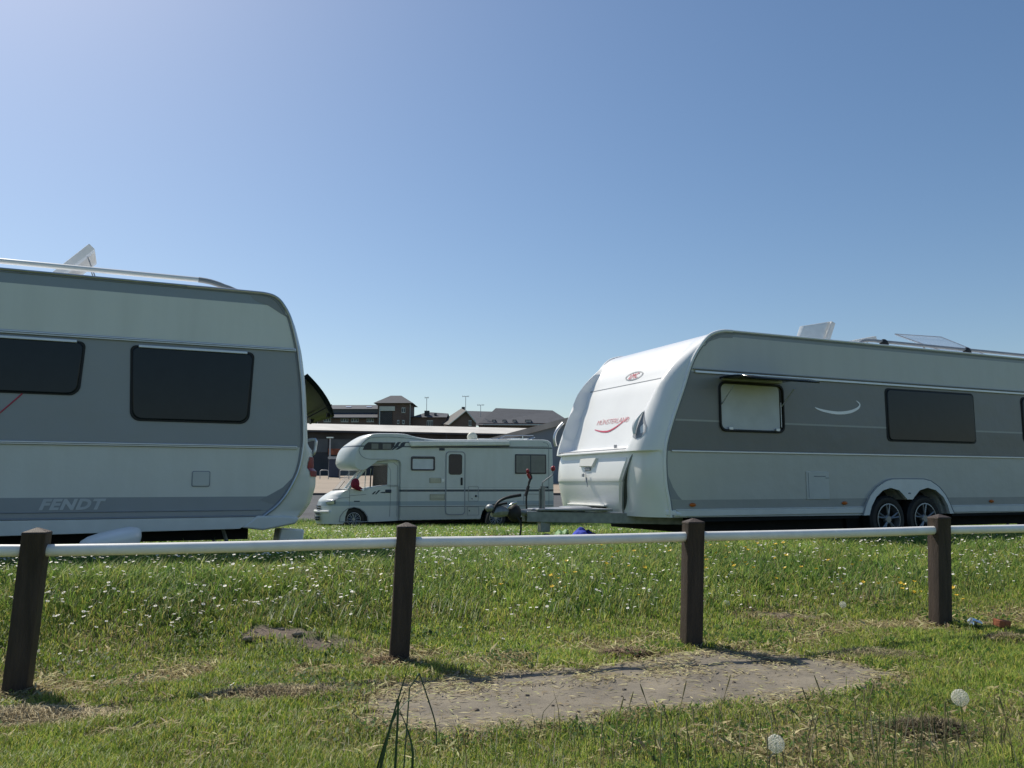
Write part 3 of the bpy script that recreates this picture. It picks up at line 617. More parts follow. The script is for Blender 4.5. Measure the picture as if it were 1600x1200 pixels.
# ================================================================== caravan on the left
def caravan_left():
    root = empty('caravan', (-2.1, 8.5, 0), R(24.5), 'large pale grey caravan at the left edge with dark windows and FENDT lettering', 'caravan')
    Wd = 2.42; X0 = -7.2
    tr = smoothpts([(-1.2, 2.885), (-.63, 2.885), (-.446, 2.880), (-.345, 2.850), (-.27, 2.775), (-.193, 2.63), (-.12, 2.36), (-.093, 2.2), (-.055, 1.9), (-.028, 1.5), (-.03, 1.3), (-.07, 1.08), (-.17, .87), (-.27, .74), (-.385, .645), (-.47, .56)], 5)
    out = [(X0, .53), (X0, 2.2), (X0+.3, 2.7), (X0+.7, 2.885)]+tr
    pm = panel_mat('caravan_side_panel_glare', [(0, (.55, .56, .54)), (.638, (.28, .31, .33)), (.655, (.36, .37, .38)), (.69, (.27, .29, .31)), (.70, (.32, .345, .37)), (.832, (.72, .72, .67)), (1.325, (.33, .345, .36)), (2.315, (.80, .80, .74)), (2.765, (.31, .35, .39))], .14)  # upper band lightened: veiling sun glare put into the paint
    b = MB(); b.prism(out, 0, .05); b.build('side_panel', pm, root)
    b = MB(); b.prism([(p[0]-.01, p[1]-.004) for p in out], .05, Wd); b.build('body', M['roof'], root)
    q = MB(); q.prism([(-.27, 2.772), (-.345, 2.845), (-.46, 2.868), (-.62, 2.868), (-.55, 2.80), (-.42, 2.76), (-.30, 2.69), (-.24, 2.66)], -.003, 0); build_each(q, 'corner_decal', M['midgrey'], root)
    q = MB(); q.prism([(-.115, 1.03), (-.20, .87), (-.30, .75), (-.44, .80), (-.34, .85), (-.22, .92)], -.003, 0); build_each(q, 'corner_decal', M['midgrey'], root)
    # rear cap
    def txz(i): return tr[i]
    def bul(z): return float(np.interp(z, [.56, .75, .95, 1.12, 1.30, 1.36, 1.5, 2.2, 2.6, 2.88], [.17, .26, .30, .29, .22, .13, .12, .12, .10, .0]))
    ys = sorted([0, .01, .03, .06, .1, .15, .2, .3, .45, .6]+[.8+.1*i for i in range(9)]+[Wd-.5, Wd-.3, Wd-.15, Wd-.06, Wd-.02, Wd])
    def rx(y, x, z):
        yp = min(y, Wd-y); e = math.sqrt(max(0, 1-(1-min(yp/.35, 1))**2)); e2 = min(1, yp/1.2)
        base = max(x, float(np.interp(z, [.56, .65, .75, .9, 1.1, 2], [-.16, -.10, -.06, -.035, -.03, -9]))) if yp > .02 else x
        return base+bul(z)*(.55*e+.45*e2)
    rows = [[(rx(y, x, z)+.003, y, z) for y in ys] for (x, z) in tr[6:]]
    q = MB(); q.grid([r[::-1] for r in rows][::1]); q.build('rear_cap', M['white2'], root, angle=50)
    q = MB(); q.tube([(x, -.006, z) for x, z in tr], .016, 8); q.tube([(-1.2, -.006, 2.888), (X0+.7, -.006, 2.888)], .012, 6); q.build('edge_trim', M['silver'], root)
    q = MB(); q.tube([(x-.028, -.004, z-(.02 if z > 2.7 else 0)) for x, z in tr], .006, 6); q.tube([(-1.2, -.004, 2.866), (X0+.7, -.004, 2.866)], .006, 6); build_each(q, 'edge_seal', M['grey'], root)
    for z, h, t, nm in ((2.318, .035, .02, 'upper_rail'), (1.323, .035, .02, 'belt_rail'), (.642, .016, .014, 'lower_rail'), (.70, .008, .008, 'lower_rail')):
        xe = -.13 if z > 2 else (-.09 if z > 1 else -.42)
        q = MB(); q.box(X0+.05, xe, -t, 0, z-h/2, z+h/2); q.build(nm, M['silver' if z > 1 else 'grey'], root, bevel=.006)
        if z > 1:
            q = MB(); q.box(X0+.05, xe-.01, -t-.004, -t+.004, z-.004, z+.004); build_each(q, 'rail_insert', M['grey'], root)
    # skirt
    q = MB(); q.prism([(X0+.1, .455), (-.62, .52), (-.44, .63), (X0+.1, .632)], -.02, .03); build_each(q, 'skirt', M['white2'], root, bevel=.005)
    q = MB(); q.prism([(-.60, .53), (-.46, .645), (-.20, .64), (-.05, .62), (-.08, .56), (-.4, .50)], -.03, .5); q.build('corner_skirt', M['white2'], root, bevel=.02)
    q = MB(); q.box(X0+.4, -3.2, .3, Wd-.3, .36, .55); q.box(-3.2, -.5, .3, Wd-.3, .40, .55); q.build('chassis', M['under'], root)
    # windows with slanted outlines
    def sw(x0, x1, z0, z1, sl=.03, r=.08):
        P = rr(x0, z0, x1, z1, (.05, .05, r, r)); c = (x0+x1)/2
        return [(x-(sl*(1-(z-z0)/(z1-z0))*(1 if x > c else -1))+.008*math.sin(PI*(z-z0)/(z1-z0))*(1 if x > c else -1), z) for x, z in P]
    side_window(root, sw(-1.655, -.56, 1.563, 2.25, .03)); side_window(root, sw(-3.25, -2.075, 1.775, 2.258, .03))
    side_window(root, sw(-5.2, -3.9, 1.60, 2.25))
    q = MB(); q.tube([(-2.98, -.004, 1.26), (-2.699, -.004, 1.583), (-2.537, -.004, 1.762)], .006, 5); q.build('red_line_decal', M['lmcred'], root)
    # lettering
    surf_text(root, 'lettering', 'FENDT', .128, lambda u, v, w: (-2.35+u*1.18, -.003-w, .727+v), 'letter', bold=.006, shear=.3, space=1.12)
    q = MB(); q.prism(rr(-1.07, .935, -.918, 1.072, .015), -.012, 0); sv = q.build('service_hatch', M['hatch'], root, bevel=.004)
    q = MB(); q.ring(rr(-1.078, .927, -.910, 1.080, .02), rr(-1.069, .936, -.919, 1.071, .012), -.006, 0.001); q.build('hatch_frame', M['grey'], sv)
    # tail light, grab handle, rear flap
    q = MB()
    rows = []
    for z in np.linspace(1.03, 1.23, 8):
        x = cath(tr[20:], z)
        rows.append([(rx(y, x, z)+.012, y, z) for y in np.linspace(.035 if 1.05 < z < 1.2 else .05, .42, 10)])
    q.grid([r[::-1] for r in rows][::-1]); q.build('tail_light', M['red'], root)
    q = MB(); q.tube(smoothpts([(.03, .25, 1.40), (.13, .2, 1.42), (.135, .2, 1.34), (.12, .2, 1.27), (.07, .25, 1.25)], 3), .016, 8); q.build('grab_handle', M['silver'], root)
    rows = []
    for i in range(9):
        t = i/8; x = .07+.33*t**1.0+.012*math.sin(PI*t); z = 2.14-.44*t+.03*math.sin(PI*t)
        rr_ = (.0, 0, 0, 0, 0, 0, .01, .04, .12)[i]
        rows.append([(x, y, z) for y in np.linspace(.42+rr_, 2.0-rr_, 8)])
    q = MB(); q.grid([r[::-1] for r in rows]); fl = q.build('open_rear_window', M['glass'], root); fl.data.materials[0] = mat('tinted_flap', (.020, .026, .026), .22, spec=.04); so = fl.modifiers.new('thick', 'SOLIDIFY'); so.thickness = .010
    q = MB()
    for y in (.5, 1.9): q.tube([(.08, y, 1.66), (.36, y, 1.82)], .008, 6)
    for y in (.75, 1.7): q.box(.36, .43, y-.04, y+.04, 1.70, 1.75)
    build_each(q, 'window_stay', M['black'], fl)
    # wheels further left
    wheel(root, -4.6, .03, .47, .32, .19, .2, 5)
    q = MB(); q.tube([(-.75, .3, .52), (-.62, .3, .14)], .02, 6); q.tube([(-.75, 2.1, .52), (-.62, 2.1, .14)], .02, 6); build_each(q, 'corner_steady', M['chassis'], root)
    # roof
    q = MB(); q.tube([(-6.8, .15, 2.995), (-1.09, .15, 2.995)], .026, 10); rl = q.build('roof_rail', M['white'], root)
    q = MB(); q.tube(smoothpts([(-1.09, .15, 2.995), (-.98, .15, 2.985), (-.845, .15, 2.952), (-.64, .15, 2.90)], 4), [.028]*8+[.024]*2+[.018]*3, 10); q.build('rail_end', M['midgrey'], rl)
    q = MB(); q.box(-2.42, -1.95, .6, 1.15, 2.885, 2.94); hb = q.build('roof_hatch', M['white2'], root, bevel=.01)
    ca, sa = math.cos(R(47)), math.sin(R(47)); rows = []
    for (u, q_) in [(0, 0), (0, 1), (.06, 1.15), (.94, 1.15), (1, 1), (1, 0)]:
        rows.append([(-2.40+u*.50*ca-.07*min(q_, r_)*sa, .6+v*.55, 2.95+u*.50*sa+.07*min(q_, r_)*ca) for (v, r_) in [(0, 0), (0, 1), (.06, 1.15), (.94, 1.15), (1, 1), (1, 0)]])
    q = MB(); q.grid([r[::-1] for r in rows]); q.grid([[(-2.39+u*.47*ca+.02*sa, .62+v*.51, 2.96+u*.47*sa-.02*ca) for v in (0, 1)] for u in (0, 1)]); q.build('hatch_lid', M['milky'], hb, angle=30)
    q = MB(); q.tube([(-2.0, .65, 2.94), (-2.12, .65, 3.24)], .006, 5); q.tube([(-2.0, 1.1, 2.94), (-2.12, 1.1, 3.24)], .006, 5); build_each(q, 'hatch_stay', M['grey'], hb)
    return root
caravan_left()

# ================================================================== motorhome
def motorhome():
    O = (-5.75, 24.4); gz = -.40
    root = empty('motorhome', (O[0], O[1], 0), R(14.5), 'white coachbuilt motorhome with over-cab bed and rolled awning parked between the caravans', 'motorhome')
    Wd = 2.25
    up = (.61, .64, .63)
    pm = panel_mat('motorhome_panel', [(-9, (.50, .52, .49)), (.285, (.045, .06, .08)), (.305, (.62, .64, .63)), (.325, (.34, .41, .46)), (.45, (.60, .62, .61)), (.735, (.03, .05, .075)), (.80, (.66, .68, .67)), (.845, (.38, .42, .45)), (.855, up), (2.06, (.06, .09, .12)), (2.10, up)], .2)
    def deform(x, y, z):
        t = abs(2*y/Wd-1); k = max(0, 1.95-x)*.36 if z > 1.2 else 0
        return (x+k*t**2.6, y, z)
    nose = smoothpts([(2.40, 1.69), (1.9, 1.67), (1.684, 1.655), (1.535, 1.58), (1.30, 1.47), (1.115, 1.40), (.93, 1.38), (.743, 1.43), (.635, 1.59), (.70, 1.90), (.826, 2.08), (1.02, 2.235), (1.168, 2.335), (1.341, 2.42), (1.542, 2.458), (2.0, 2.475), (2.585, 2.465), (2.948, 2.378), (3.4, 2.322), (3.8, 2.318)], 3)
    arch = [(5.88, .0), (5.84, .12), (5.74, .24), (5.58, .31), (5.43, .33), (5.28, .31), (5.12, .24), (5.02, .12), (4.98, 0)]
    out = [(2.48, -.12), (2.48, 1.40), (2.475, 1.60), (2.44, 1.66)]+nose+[(6.98, 2.35), (7.12, 2.33), (7.22, 2.26), (7.27, 2.1), (7.30, .7), (7.30, .0), (7.2, -.06), (5.90, -.06)]+arch+[(4.95, -.12)]
    # split the shell into slices for the rounded nose
    b = MB(); n = len(out); sl = [0, .06, .16, .3, .5, .8, 1.125, 1.45, 1.75, 1.95, 2.09, 2.19, Wd]
    vs = []
    for k, y in enumerate(sl):
        ins = .035 if k in (0, len(sl)-1) else 0
        for x, z in out:
            cx, cz = 4.5, 1.2
            px, py, pz = deform(x, y, z); d = math.hypot(px-cx, pz-cz); vs.append((px-(px-cx)/d*ins, py, pz-(pz-cz)/d*ins))
    fs = [list(range(n)), [len(vs)-n+i for i in range(n)][::-1]]
    # orientation of outline
    A = sum(out[i][0]*out[(i+1) % n][1]-out[(i+1) % n][0]*out[i][1] for i in range(n))
    for k in range(len(sl)-1):
        for i in range(n):
            j = (i+1) % n; a = [k*n+j, k*n+i, (k+1)*n+i, (k+1)*n+j]; fs.append(a if A > 0 else a[::-1])
    if A < 0: fs[0] = fs[0][::-1]; fs[1] = fs[1][::-1]
    b.add(vs, fs); b.build('coach_body', pm, root, angle=30)
    # seam lines on the body
    q = MB(); q.tube([(x, -.004, z) for x, z in smoothpts([(2.46, -.1), (2.465, 1.4), (2.45, 1.60), (2.36, 1.685), (2.2, 1.70), (1.75, 1.70), (1.5, 1.71), (1.33, 1.80), (1.26, 1.95), (1.33, 2.12), (1.5, 2.28), (1.72, 2.35), (2.4, 2.36), (3.2, 2.28)], 3)], .009, 5)
    q.tube([(7.13, -.004, -.05), (7.13, -.004, 2.15), (7.07, -.004, 2.24), (6.95, -.004, 2.26)], .009, 5); q.tube([(3.4, -.004, 2.10), (7.1, -.004, 2.125)], .01, 5); build_each(q, 'body_trim', M['grey'], root)
    q = MB(); q.prism([(.0, 0)]*0 or [(2.62, 2.17), (2.60, 2.10), (2.54, 2.06), (2.40, 1.985), (2.32, 1.985), (2.45, 2.08), (2.50, 2.18), (2.56, 2.215), (2.80, 2.22), (2.80, 2.20), (2.66, 2.195)], -.008, 0); q.prism([(2.20, 1.975), (2.26, 1.975), (2.40, 2.07), (2.44, 2.16), (2.50, 2.215), (2.40, 2.215), (2.34, 2.15), (2.30, 2.07)], -.008, 0); q.build('dark_swoosh_decal', M['navy'], root)
    q = MB(); q.prism([(1.36, 1.97), (2.19, 1.975), (2.27, 2.06), (2.33, 2.20), (1.52, 2.20), (1.43, 2.12)], -.02, 0); w = q.build('cap_window', M['glassm'], root, bevel=.01)
    q = MB(); q.box(1.62, 1.82, -.024, -.019, 2.0, 2.16); q.box(1.95, 2.2, -.024, -.019, 2.0, 2.16); build_each(q, 'curtain', M['blind2'], w)
    # awning
    q = MB(); q.prism([(2.78, 2.08), (5.84, 2.15), (5.84, 2.275), (2.72, 2.235)], -.11, 0); aw = q.build('rolled_awning', M['white2'], root, bevel=.03)
    q = MB(); q.prism([(2.80, 2.045), (5.84, 2.11), (5.84, 2.146), (2.80, 2.078)], -.07, 0); q.build('awning_channel', M['navy'], aw)
    q = MB(); q.prism([(2.74, 2.225), (5.82, 2.262), (5.82, 2.276), (2.74, 2.238)], -.115, -.10); q.build('awning_highlight_strip', M['alu'], aw)
    q = MB(); q.box(3.66, 3.82, -.03, 0, 1.975, 2.05); q.build('door_lamp', M['navy'], root)
    # windows
    f = MB(); f.ring(rr(2.80, 1.365, 3.53, 1.79, .05), rr(2.85, 1.41, 3.48, 1.72, .03), -.03, .004); wf = f.build('window', M['glassm'], root, bevel=.006)
    q = MB(); q.prism(rr(2.84, 1.40, 3.49, 1.73, .03), -.012, 0); q.build('blind', M['blind'], wf)
    f = MB(); f.prism(rr(6.03, 1.275, 7.04, 1.885, .03), -.025, 0); w2 = f.build('window', M['glassm'], root, bevel=.008)
    q = MB(); q.prism(rr(6.07, 1.315, 7.00, 1.85, .02), -.028, -.024); q.build('blind', M['blind2'], w2)
    q = MB(); q.box(6.52, 6.545, -.033, -.024, 1.3, 1.86); q.build('window_divider', M['navy'], w2)
    # door
    q = MB(); q.prism(rr(3.87, .05, 4.45, 1.935, .10), -.018, 0); d = q.build('door', pm, root, bevel=.006)
    q = MB(); q.ring(rr(3.855, .035, 4.465, 1.95, .11), rr(3.885, .065, 4.435, 1.92, .09), -.024, 0.001); q.build('door_frame', M['grey'], d)
    q = MB(); q.prism(rr(3.95, 1.247, 4.365, 1.868, .08), -.034, -.015); q.build('door_window', M['glass'], d, bevel=.008)
    q = MB(); q.prism(rr(4.32, .93, 4.38, 1.16, .02), -.04, -.015); q.build('door_handle', M['black'], d)
    # vents and hatches
    for z0, z1, x0, x1 in ((1.0, 1.15, 3.37, 3.72), (.49, .665, 3.385, 3.84)):
        q = MB(); q.prism(rr(x0, z0, x1, z1, .01), -.02, 0); v = q.build('fridge_vent', M['tan'], root)
        s2 = MB()
        for k in range(4):
            zz = z0+(k+.6)*(z1-z0)/4.4; s2.box(x0+.02, x1-.02, -.03, -.018, zz-.006, zz+.008)
        s2.build('vent_slats', M['cream'], v)
    q = MB(); q.prism(rr(3.74, 1.03, 3.82, 1.12, .02), -.02, 0); q.build('flue_cover', M['white'], root)
    for (x0, z0, x1, z1) in ((4.56, .44, 4.88, .90), (4.53, .02, 4.9, .28), (6.3, .34, 7.0, .66)):
        q = MB(); q.ring(rr(x0, z0, x1, z1, .03), rr(x0+.015, z0+.015, x1-.015, z1-.015, .02), -.008, .001); h = q.build('service_hatch', M['grey'], root)
    q = MB(); q.ell((4.80, -.01, .60), .03, .015, .035); q.ell((4.68, -.01, .52), .015, .012, .02); q.ell((4.6, -.01, .16), .02, .01, .02); q.build('hatch_lock', M['navy'], root)
    q = MB(); q.box(6.85, 6.90, -.008, 0, .84, .88); q.box(6.95, 7.02, -.008, 0, .83, .89); q.box(7.04, 7.11, -.008, 0, .83, .89); q.build('rear_decal_marks', M['navy'], root)
    # ---------------- cab
    yc0, yc1 = .12, Wd-.12
    low = smoothpts([(.10, -.20), (.085, -.05), (.07, .10), (.12, .20), (.125, .30), (.155, .46), (.23, .55), (.347, .64), (.46, .71), (.575, .765), (.75, .80), (1.0, .835)], 3)
    farch = [(1.56, -.15), (1.54, .0), (1.45, .14), (1.32, .24), (1.155, .28), (.99, .24), (.86, .14), (.77, 0), (.75, -.15)]
    body = low+[(1.46, .77), (1.68, .87), (2.14, .93), (2.42, .93), (2.46, .9), (2.46, -.12), (1.7, -.15)]+farch+[(.6, -.2)]
    n = len(body); b = MB(); sl = [0, .03, .08, .16, .3, .55, .85, 1.005, 1.16, 1.46, 1.71, 1.85, 1.93, 1.98, 2.01]
    vs = []
    for k, y in enumerate(sl):
        t = abs(2*y/2.01-1)
        for x, z in body:
            kk = max(0, min(1, (1.0-x)/.7)); vs.append((x+.42*kk*t**3.5, yc0+y, z-(.03*t**4 if .5 < z and x < 1 else 0)))
    A = sum(body[i][0]*body[(i+1) % n][1]-body[(i+1) % n][0]*body[i][1] for i in range(n))
    fs = [list(range(n)), [len(vs)-n+i for i in range(n)][::-1]]
    if A < 0: fs[0] = fs[0][::-1]; fs[1] = fs[1][::-1]
    for k in range(len(sl)-1):
        for i in range(n):
            j = (i+1) % n; a = [k*n+j, k*n+i, (k+1)*n+i, (k+1)*n+j]; fs.append(a if A > 0 else a[::-1])
    b.add(vs, fs)
    cm = panel_mat('cab_paint', [(-9, (.60, .63, .62)), (.325, (.34, .41, .46)), (.45, (.64, .67, .66))], .08)
    b.build('cab_body', cm, root, angle=40)
    # pillars
    q = MB()
    for y in (yc0+.04, yc1-.04):
        q.tube([(.98, y, .80), (1.25, y, 1.16), (1.56, y, 1.54)], .042, 8); q.tube([(1.56, y, 1.54), (1.75, y, 1.60), (2.30, y, 1.62)], .05, 8)
        q.box(2.12, 2.47, y-.04, y+.04, .88, 1.68); q.tube([(1.44, y, .80), (2.2, y, .92)], .04, 8)
        q.tube([(1.615, y, .86), (1.635, y, 1.42)], .017, 6)
    build_each(q, 'cab_pillar', cm, root)
    q = MB()
    for y in (yc0+.02,):
        q.tube([(1.62, y, .87), (1.63, y, 1.20), (1.66, y, 1.42)], .02, 6)
    q.build('quarter_light_bar', M['black'], root)
    def ws(u, v): # windscreen surface
        t = abs(2*v-1); x0, z0 = .575+.42*t**2.4, .775+.03*t; x1, z1 = 1.13+.42*t**2.4, 1.42+.08*t
        return (x0+(x1-x0)*u, yc0+.04+(2.01-.08)*v, z0+(z1-z0)*u+.02*math.sin(PI*u))
    gm = mat('windscreen_glass', (.5, .6, .65), .03, var=.02, alpha=.12, spec=.4)
    q = MB(); q.grid([[ws(u, v) for v in np.linspace(0, 1, 17)] for u in np.linspace(0, 1, 6)]); q.build('windscreen', gm, root)
    q = MB(); q.tube([ws(0, v) for v in np.linspace(0, 1, 17)], .018, 6); q.tube([ws(u, .2) for u in (0.02, .35)], .008, 5); q.tube([ws(1, v) for v in np.linspace(0, 1, 17)], .02, 6); q.build('windscreen_seal', M['black'], root)
    q = MB(); q.grid([[(x, yc0+.012, z) for x, z in ((1.68, .90), (2.12, .95))], [(x, yc0+.012, z) for x, z in ((1.70, 1.50), (2.12, 1.52))]]); q.build('cab_side_glass', mat('tinted_side_glass', (.03, .035, .04), .08, alpha=.85), root)
    q = MB(); q.prism([(1.685, .90), (2.13, .955), (2.13, 1.51), (1.72, 1.515)], yc0+.02, yc0+.03); q.build('door_blind', M['seat'], root)
    # interior
    q = MB(); q.box(1.9, 2.35, .4, .95, .2, .75); q.prism([(2.15, .7), (2.35, .7), (2.45, 1.45), (2.3, 1.45)], .42, .92); q.box(1.9, 2.35, 1.3, 1.85, .2, .75); q.prism([(2.15, .7), (2.35, .7), (2.45, 1.45), (2.3, 1.45)], 1.32, 1.82); q.box(1.0, 1.3, .3, 1.9, .6, .80); build_each(q, 'cab_seat', M['seat'], root)
    # mirrors wrapped in cloth
    q = MB(); q.ell((1.17, .02, .97), .13, .11, .16, 16, 10, .06); q.tube([(1.22, .04, .86), (1.36, .10, .80)], [.08, .05], 8); mi = q.build('wing_mirror', M['maroon'], root); mi['label'] = 'maroon cloth covered wing mirror'
    q = MB(); q.ell((1.34, .05, .80), .06, .02, .02); q.build('mirror_tie', M['white'], mi)
    # headlight, grille, bumper, door lines
    q = MB(); P = [(.33, .455), (.60, .50), (.61, .375), (.36, .365)]
    for y, s_ in ((yc0, 1),):
        q.prism([(x-.0, z) for x, z in P], y-.01, y+.12)
    hl = q.build('headlight', M['lens'], root, bevel=.02)
    q = MB(); q.box(.585, .615, yc0-.014, yc0+.1, .375, .50); q.build('headlight_surround', M['navy'], hl)
    q = MB()
    for z in (.30, .23): q.box(.10, .2, .5, 1.7, z, z+.03)
    for z in (.07, -.03, -.1): q.box(.062+.0, .16, .35, 1.9, z, z+.04)
    build_each(q, 'grille_slot', M['navy'], root)
    def nx(y): t = abs(2*(y-yc0)/2.01-1); return .42*t**3.5
    q = MB(); q.tube([(.06+nx(y)*.95, y, .155) for y in np.linspace(yc0+.02, yc1-.02, 24)], .035, 8); q.build('bumper_top', M['white2'], root)
    q = MB(); q.tube([(.60, yc0-.004, .52), (.80, yc0-.004, .56), (1.02, yc0-.004, .57)], .006, 5); q.tube([(1.02, yc0-.004, .30), (1.02, yc0-.004, .80)], .006, 5); q.tube([(1.03, yc0-.004, .62), (1.5, yc0-.004, .66)], .008, 5); q.tube([(2.42, yc0-.004, .0), (2.42, yc0-.004, 1.5), (2.30, yc0-.01, 1.60)], .007, 5); q.tube([(2.2, yc0-.004, .0), (2.22, yc0-.004, .5), (2.2, yc0-.004, 1.4), (2.1, yc0-.004, 1.56), (1.7, yc0-.004, 1.56)], .007, 5); build_each(q, 'door_seam', M['grey'], root)
    q = MB(); q.prism(rr(2.06, .70, 2.24, .80, .02), yc0-.03, yc0); q.build('cab_door_handle', M['navy'], root, bevel=.01)
    q = MB(); q.box(1.15, 1.32, yc0-.006, yc0, .44, .47); q.build('model_script', M['navy'], root)
    q = MB(); q.prism([(1.66, .66), (1.72, .66), (1.80, .75), (1.74, .74)], yc0-.006, yc0); q.prism([(1.76, .66), (1.80, .66), (1.92, .78), (1.86, .78)], yc0-.006, yc0); q.prism([(1.90, .70), (2.06, .69), (2.06, .73), (1.96, .73)], yc0-.006, yc0); q.build('door_decal', M['navy'], root)
    # arch lining + wheels
    q = MB(); q.prism([(p[0], p[1]) for p in farch], yc0-.02+.03, yc0+.35, True); q.build('arch_lining', M['under'], root)
    q = MB(); q.ring([(x+(x-1.155)*.06, z+.02) for x, z in farch], farch, yc0-.015, yc0+.02); q.build('arch_lip', M['grey'], root)
    wheel(root, 1.155, yc0+.01, -.07, .325, .2, .20, 9); wheel(root, 5.43, .02, -.07, .325, .2, .20, 9)
    q = MB()
    for x in (1.155, 5.43): q.lathe([(.001, Wd-.35), (.3, Wd-.35), (.325, Wd-.3), (.325, Wd-.17), (.2, Wd-.14), (.001, Wd-.14)], (x, 0, -.07), 'y', 20)
    build_each(q, 'wheel', M['black'], root)
    q = MB(); q.box(.5, 7.1, .3, Wd-.3, -.2, -.05); q.build('chassis', M['under'], root)
    # roof: dish and rails
    q = MB(); q.ell((4.80, .6, 2.42), .165, .10, .17, 18, 10); q.build('roof_vent_dome', M['cream'], root)
    q = MB(); q.box(4.98, 5.4, .5, .9, 2.33, 2.39); q.build('roof_hatch', M['white2'], root, bevel=.02)
    q = MB(); q.tube([(5.5, .25, 2.34), (5.78, .25, 2.47), (6.7, .25, 2.49)], .016, 6); q.tube([(6.45, .25, 2.34), (6.75, .25, 2.43)], .02, 6); q.tube([(6.35, .25, 2.48), (6.35, .25, 2.33)], .016, 6); q.tube([(5.5, 1.9, 2.34), (5.78, 1.9, 2.47), (6.7, 1.9, 2.49)], .016, 6); q.box(6.0, 6.7, .4, .9, 2.34, 2.40); q.build('roof_rack', M['alu'], root)
    return root
motorhome()
#@@PART2@@
# ================================================================== fence
def fence():
    root = empty('knee_rail_fence', (PB[0][0], PB[0][1], 0), 0, 'low fence of brown pointed posts joined by a round white rail', 'fence')
    root.location = (0, 0, 0)
    LEAN = .045
    pts = [(-4.05, 3.33)]+PB+[(4.62, 6.40)]
    info = []
    for i, (x, y) in enumerate(pts):
        a = pts[max(i-1, 0)]; b = pts[min(i+1, len(pts)-1)]; ang = math.atan2(b[1]-a[1], b[0]-a[0])-R(7)
        z0 = (.06, -.002, -.006, .0, .0, .0)[i]; H = .75; ln = [.05, .062, .045, .045, .05, .05][i]; wv = .052
        q = MB(); rows = []
        for (h, w, dx) in [(-.15, wv, 0), (.0, wv, 0), (.25, wv*.995, .001), (.5, wv, -.001), (H-.035, wv, 0), (H-.028, wv+.002, 0), (H-.02, wv, 0), (H, .004, 0)]:
            row = []
            for (u, v) in [(-1, -1), (-.9, -1.04), (.9, -1.04), (1, -1), (1.04, -.9), (1.04, .9), (1, 1), (.9, 1.04), (-.9, 1.04), (-1, 1), (-1.04, .9), (-1.04, -.9), (-1, -1)]:
                lx_, ly_ = u*w*.97, v*w*.97
                row.append((x+lx_*math.cos(ang)-ly_*math.sin(ang)+ln*h+dx, y+lx_*math.sin(ang)+ly_*math.cos(ang), z0+h))
            rows.append(row)
        q.grid(rows); q.build('post', M['post'], root, angle=25)
        info.append((x+ln*.645, y, z0+.642, ang))
    for i in range(len(info)-1):
        a, b = info[i], info[i+1]
        A = Vector(a[:3]); B = Vector(b[:3]); d = (B-A).normalized()
        p = [A+d*(.03), *[A.lerp(B, t)+Vector((0, 0, -.004*math.sin(PI*t))) for t in (.2, .4, .6, .8)], B-d*(.03)]
        q = MB(); q.tube(p, .0285, 20); q.build('rail', M['rail'], root, angle=60)
fence()
# ================================================================== ground
def axis(lo, hi, step, ext):
    a = list(np.arange(lo, hi+1e-6, step)); s = step
    while a[-1] < ext: s *= 1.22; a.append(a[-1]+s)
    s = step
    while a[0] > -ext: s *= 1.22; a.insert(0, a[0]-s)
    return np.array(a)
def dryness(x, y):
    x = np.asarray(x, float); y = np.asarray(y, float); t = y-fence_y(x); n = fbm(x, y, 3.0, 21); n2 = fbm(x, y, .9, 33); n3 = fbm(x, y, 9, 44)
    d = .85*np.exp(-((t-.05)/.30)**2)*sm(n, .36, .58)
    d = np.maximum(d, .95*np.exp(-((t+.28)/.16)**2)*sm(fbm(x, y, 2.0, 77), .42, .55)*(x < .3))
    for cx, cy, rx_, ry_ in ((-1.98, 3.48, .48, .17), (-1.06, 3.86, .42, .11), (-1.6, 3.77, .16, .06), (-.62, 4.05, .3, .12), (-1.45, 3.3, .2, .05)): d = np.maximum(d, .97*sm(1+1.2*(n3-.5)-np.hypot((x-cx)/rx_, (y-cy-.35*(x-cx))/ry_), .0, .35))
    d = np.maximum(d, .62*sm(1-np.hypot((x-1.2)/.85, (y-3.15)/.42)+.9*(n-.5), .0, .5))
    sdp = path_sd(x, y); d = np.maximum(d, .9*np.exp(-(np.maximum(sdp, 0)/.10)**2)*sm(n3, .3, .6))
    d = np.maximum(d, .5*sm(1-np.hypot((x-1.9)/.5, (y-5.95)/.25)+1.0*(n-.5), .1, .6))
    d = np.maximum(d, .5*sm(1-np.hypot((x-.55)/.75, (y-4.95)/.2)+1.2*(n-.5), .1, .6))
    d = np.maximum(d, .26*sm(n2, .5, .72)*(t < 1.2))
    d = np.maximum(d, .12*sm(n, .5, .8))
    return np.clip(d, 0, 1)*sm(y, 1.2, 2.2)
def bare(x, y):
    n = fbm(x, y, 8, 55)
    n_ = fbm(x, y, 22, 56); m = sm(1.0-np.hypot((x+1.33)/.44, (y-4.98)/.19)+1.3*(n-.5)+.9*(n_-.5), .0, .6)
    m2 = sm(1.0-np.hypot((x-1.95)/.30, (y-6.0)/.09)+.9*(n-.5), .1, .4)
    m3 = sm(1.0-np.hypot((x-1.55)/.13, (y-3.22)/.09)+.6*(n-.5), .1, .4)
    return np.clip(np.maximum(np.maximum(m, m2), m3), 0, 1)
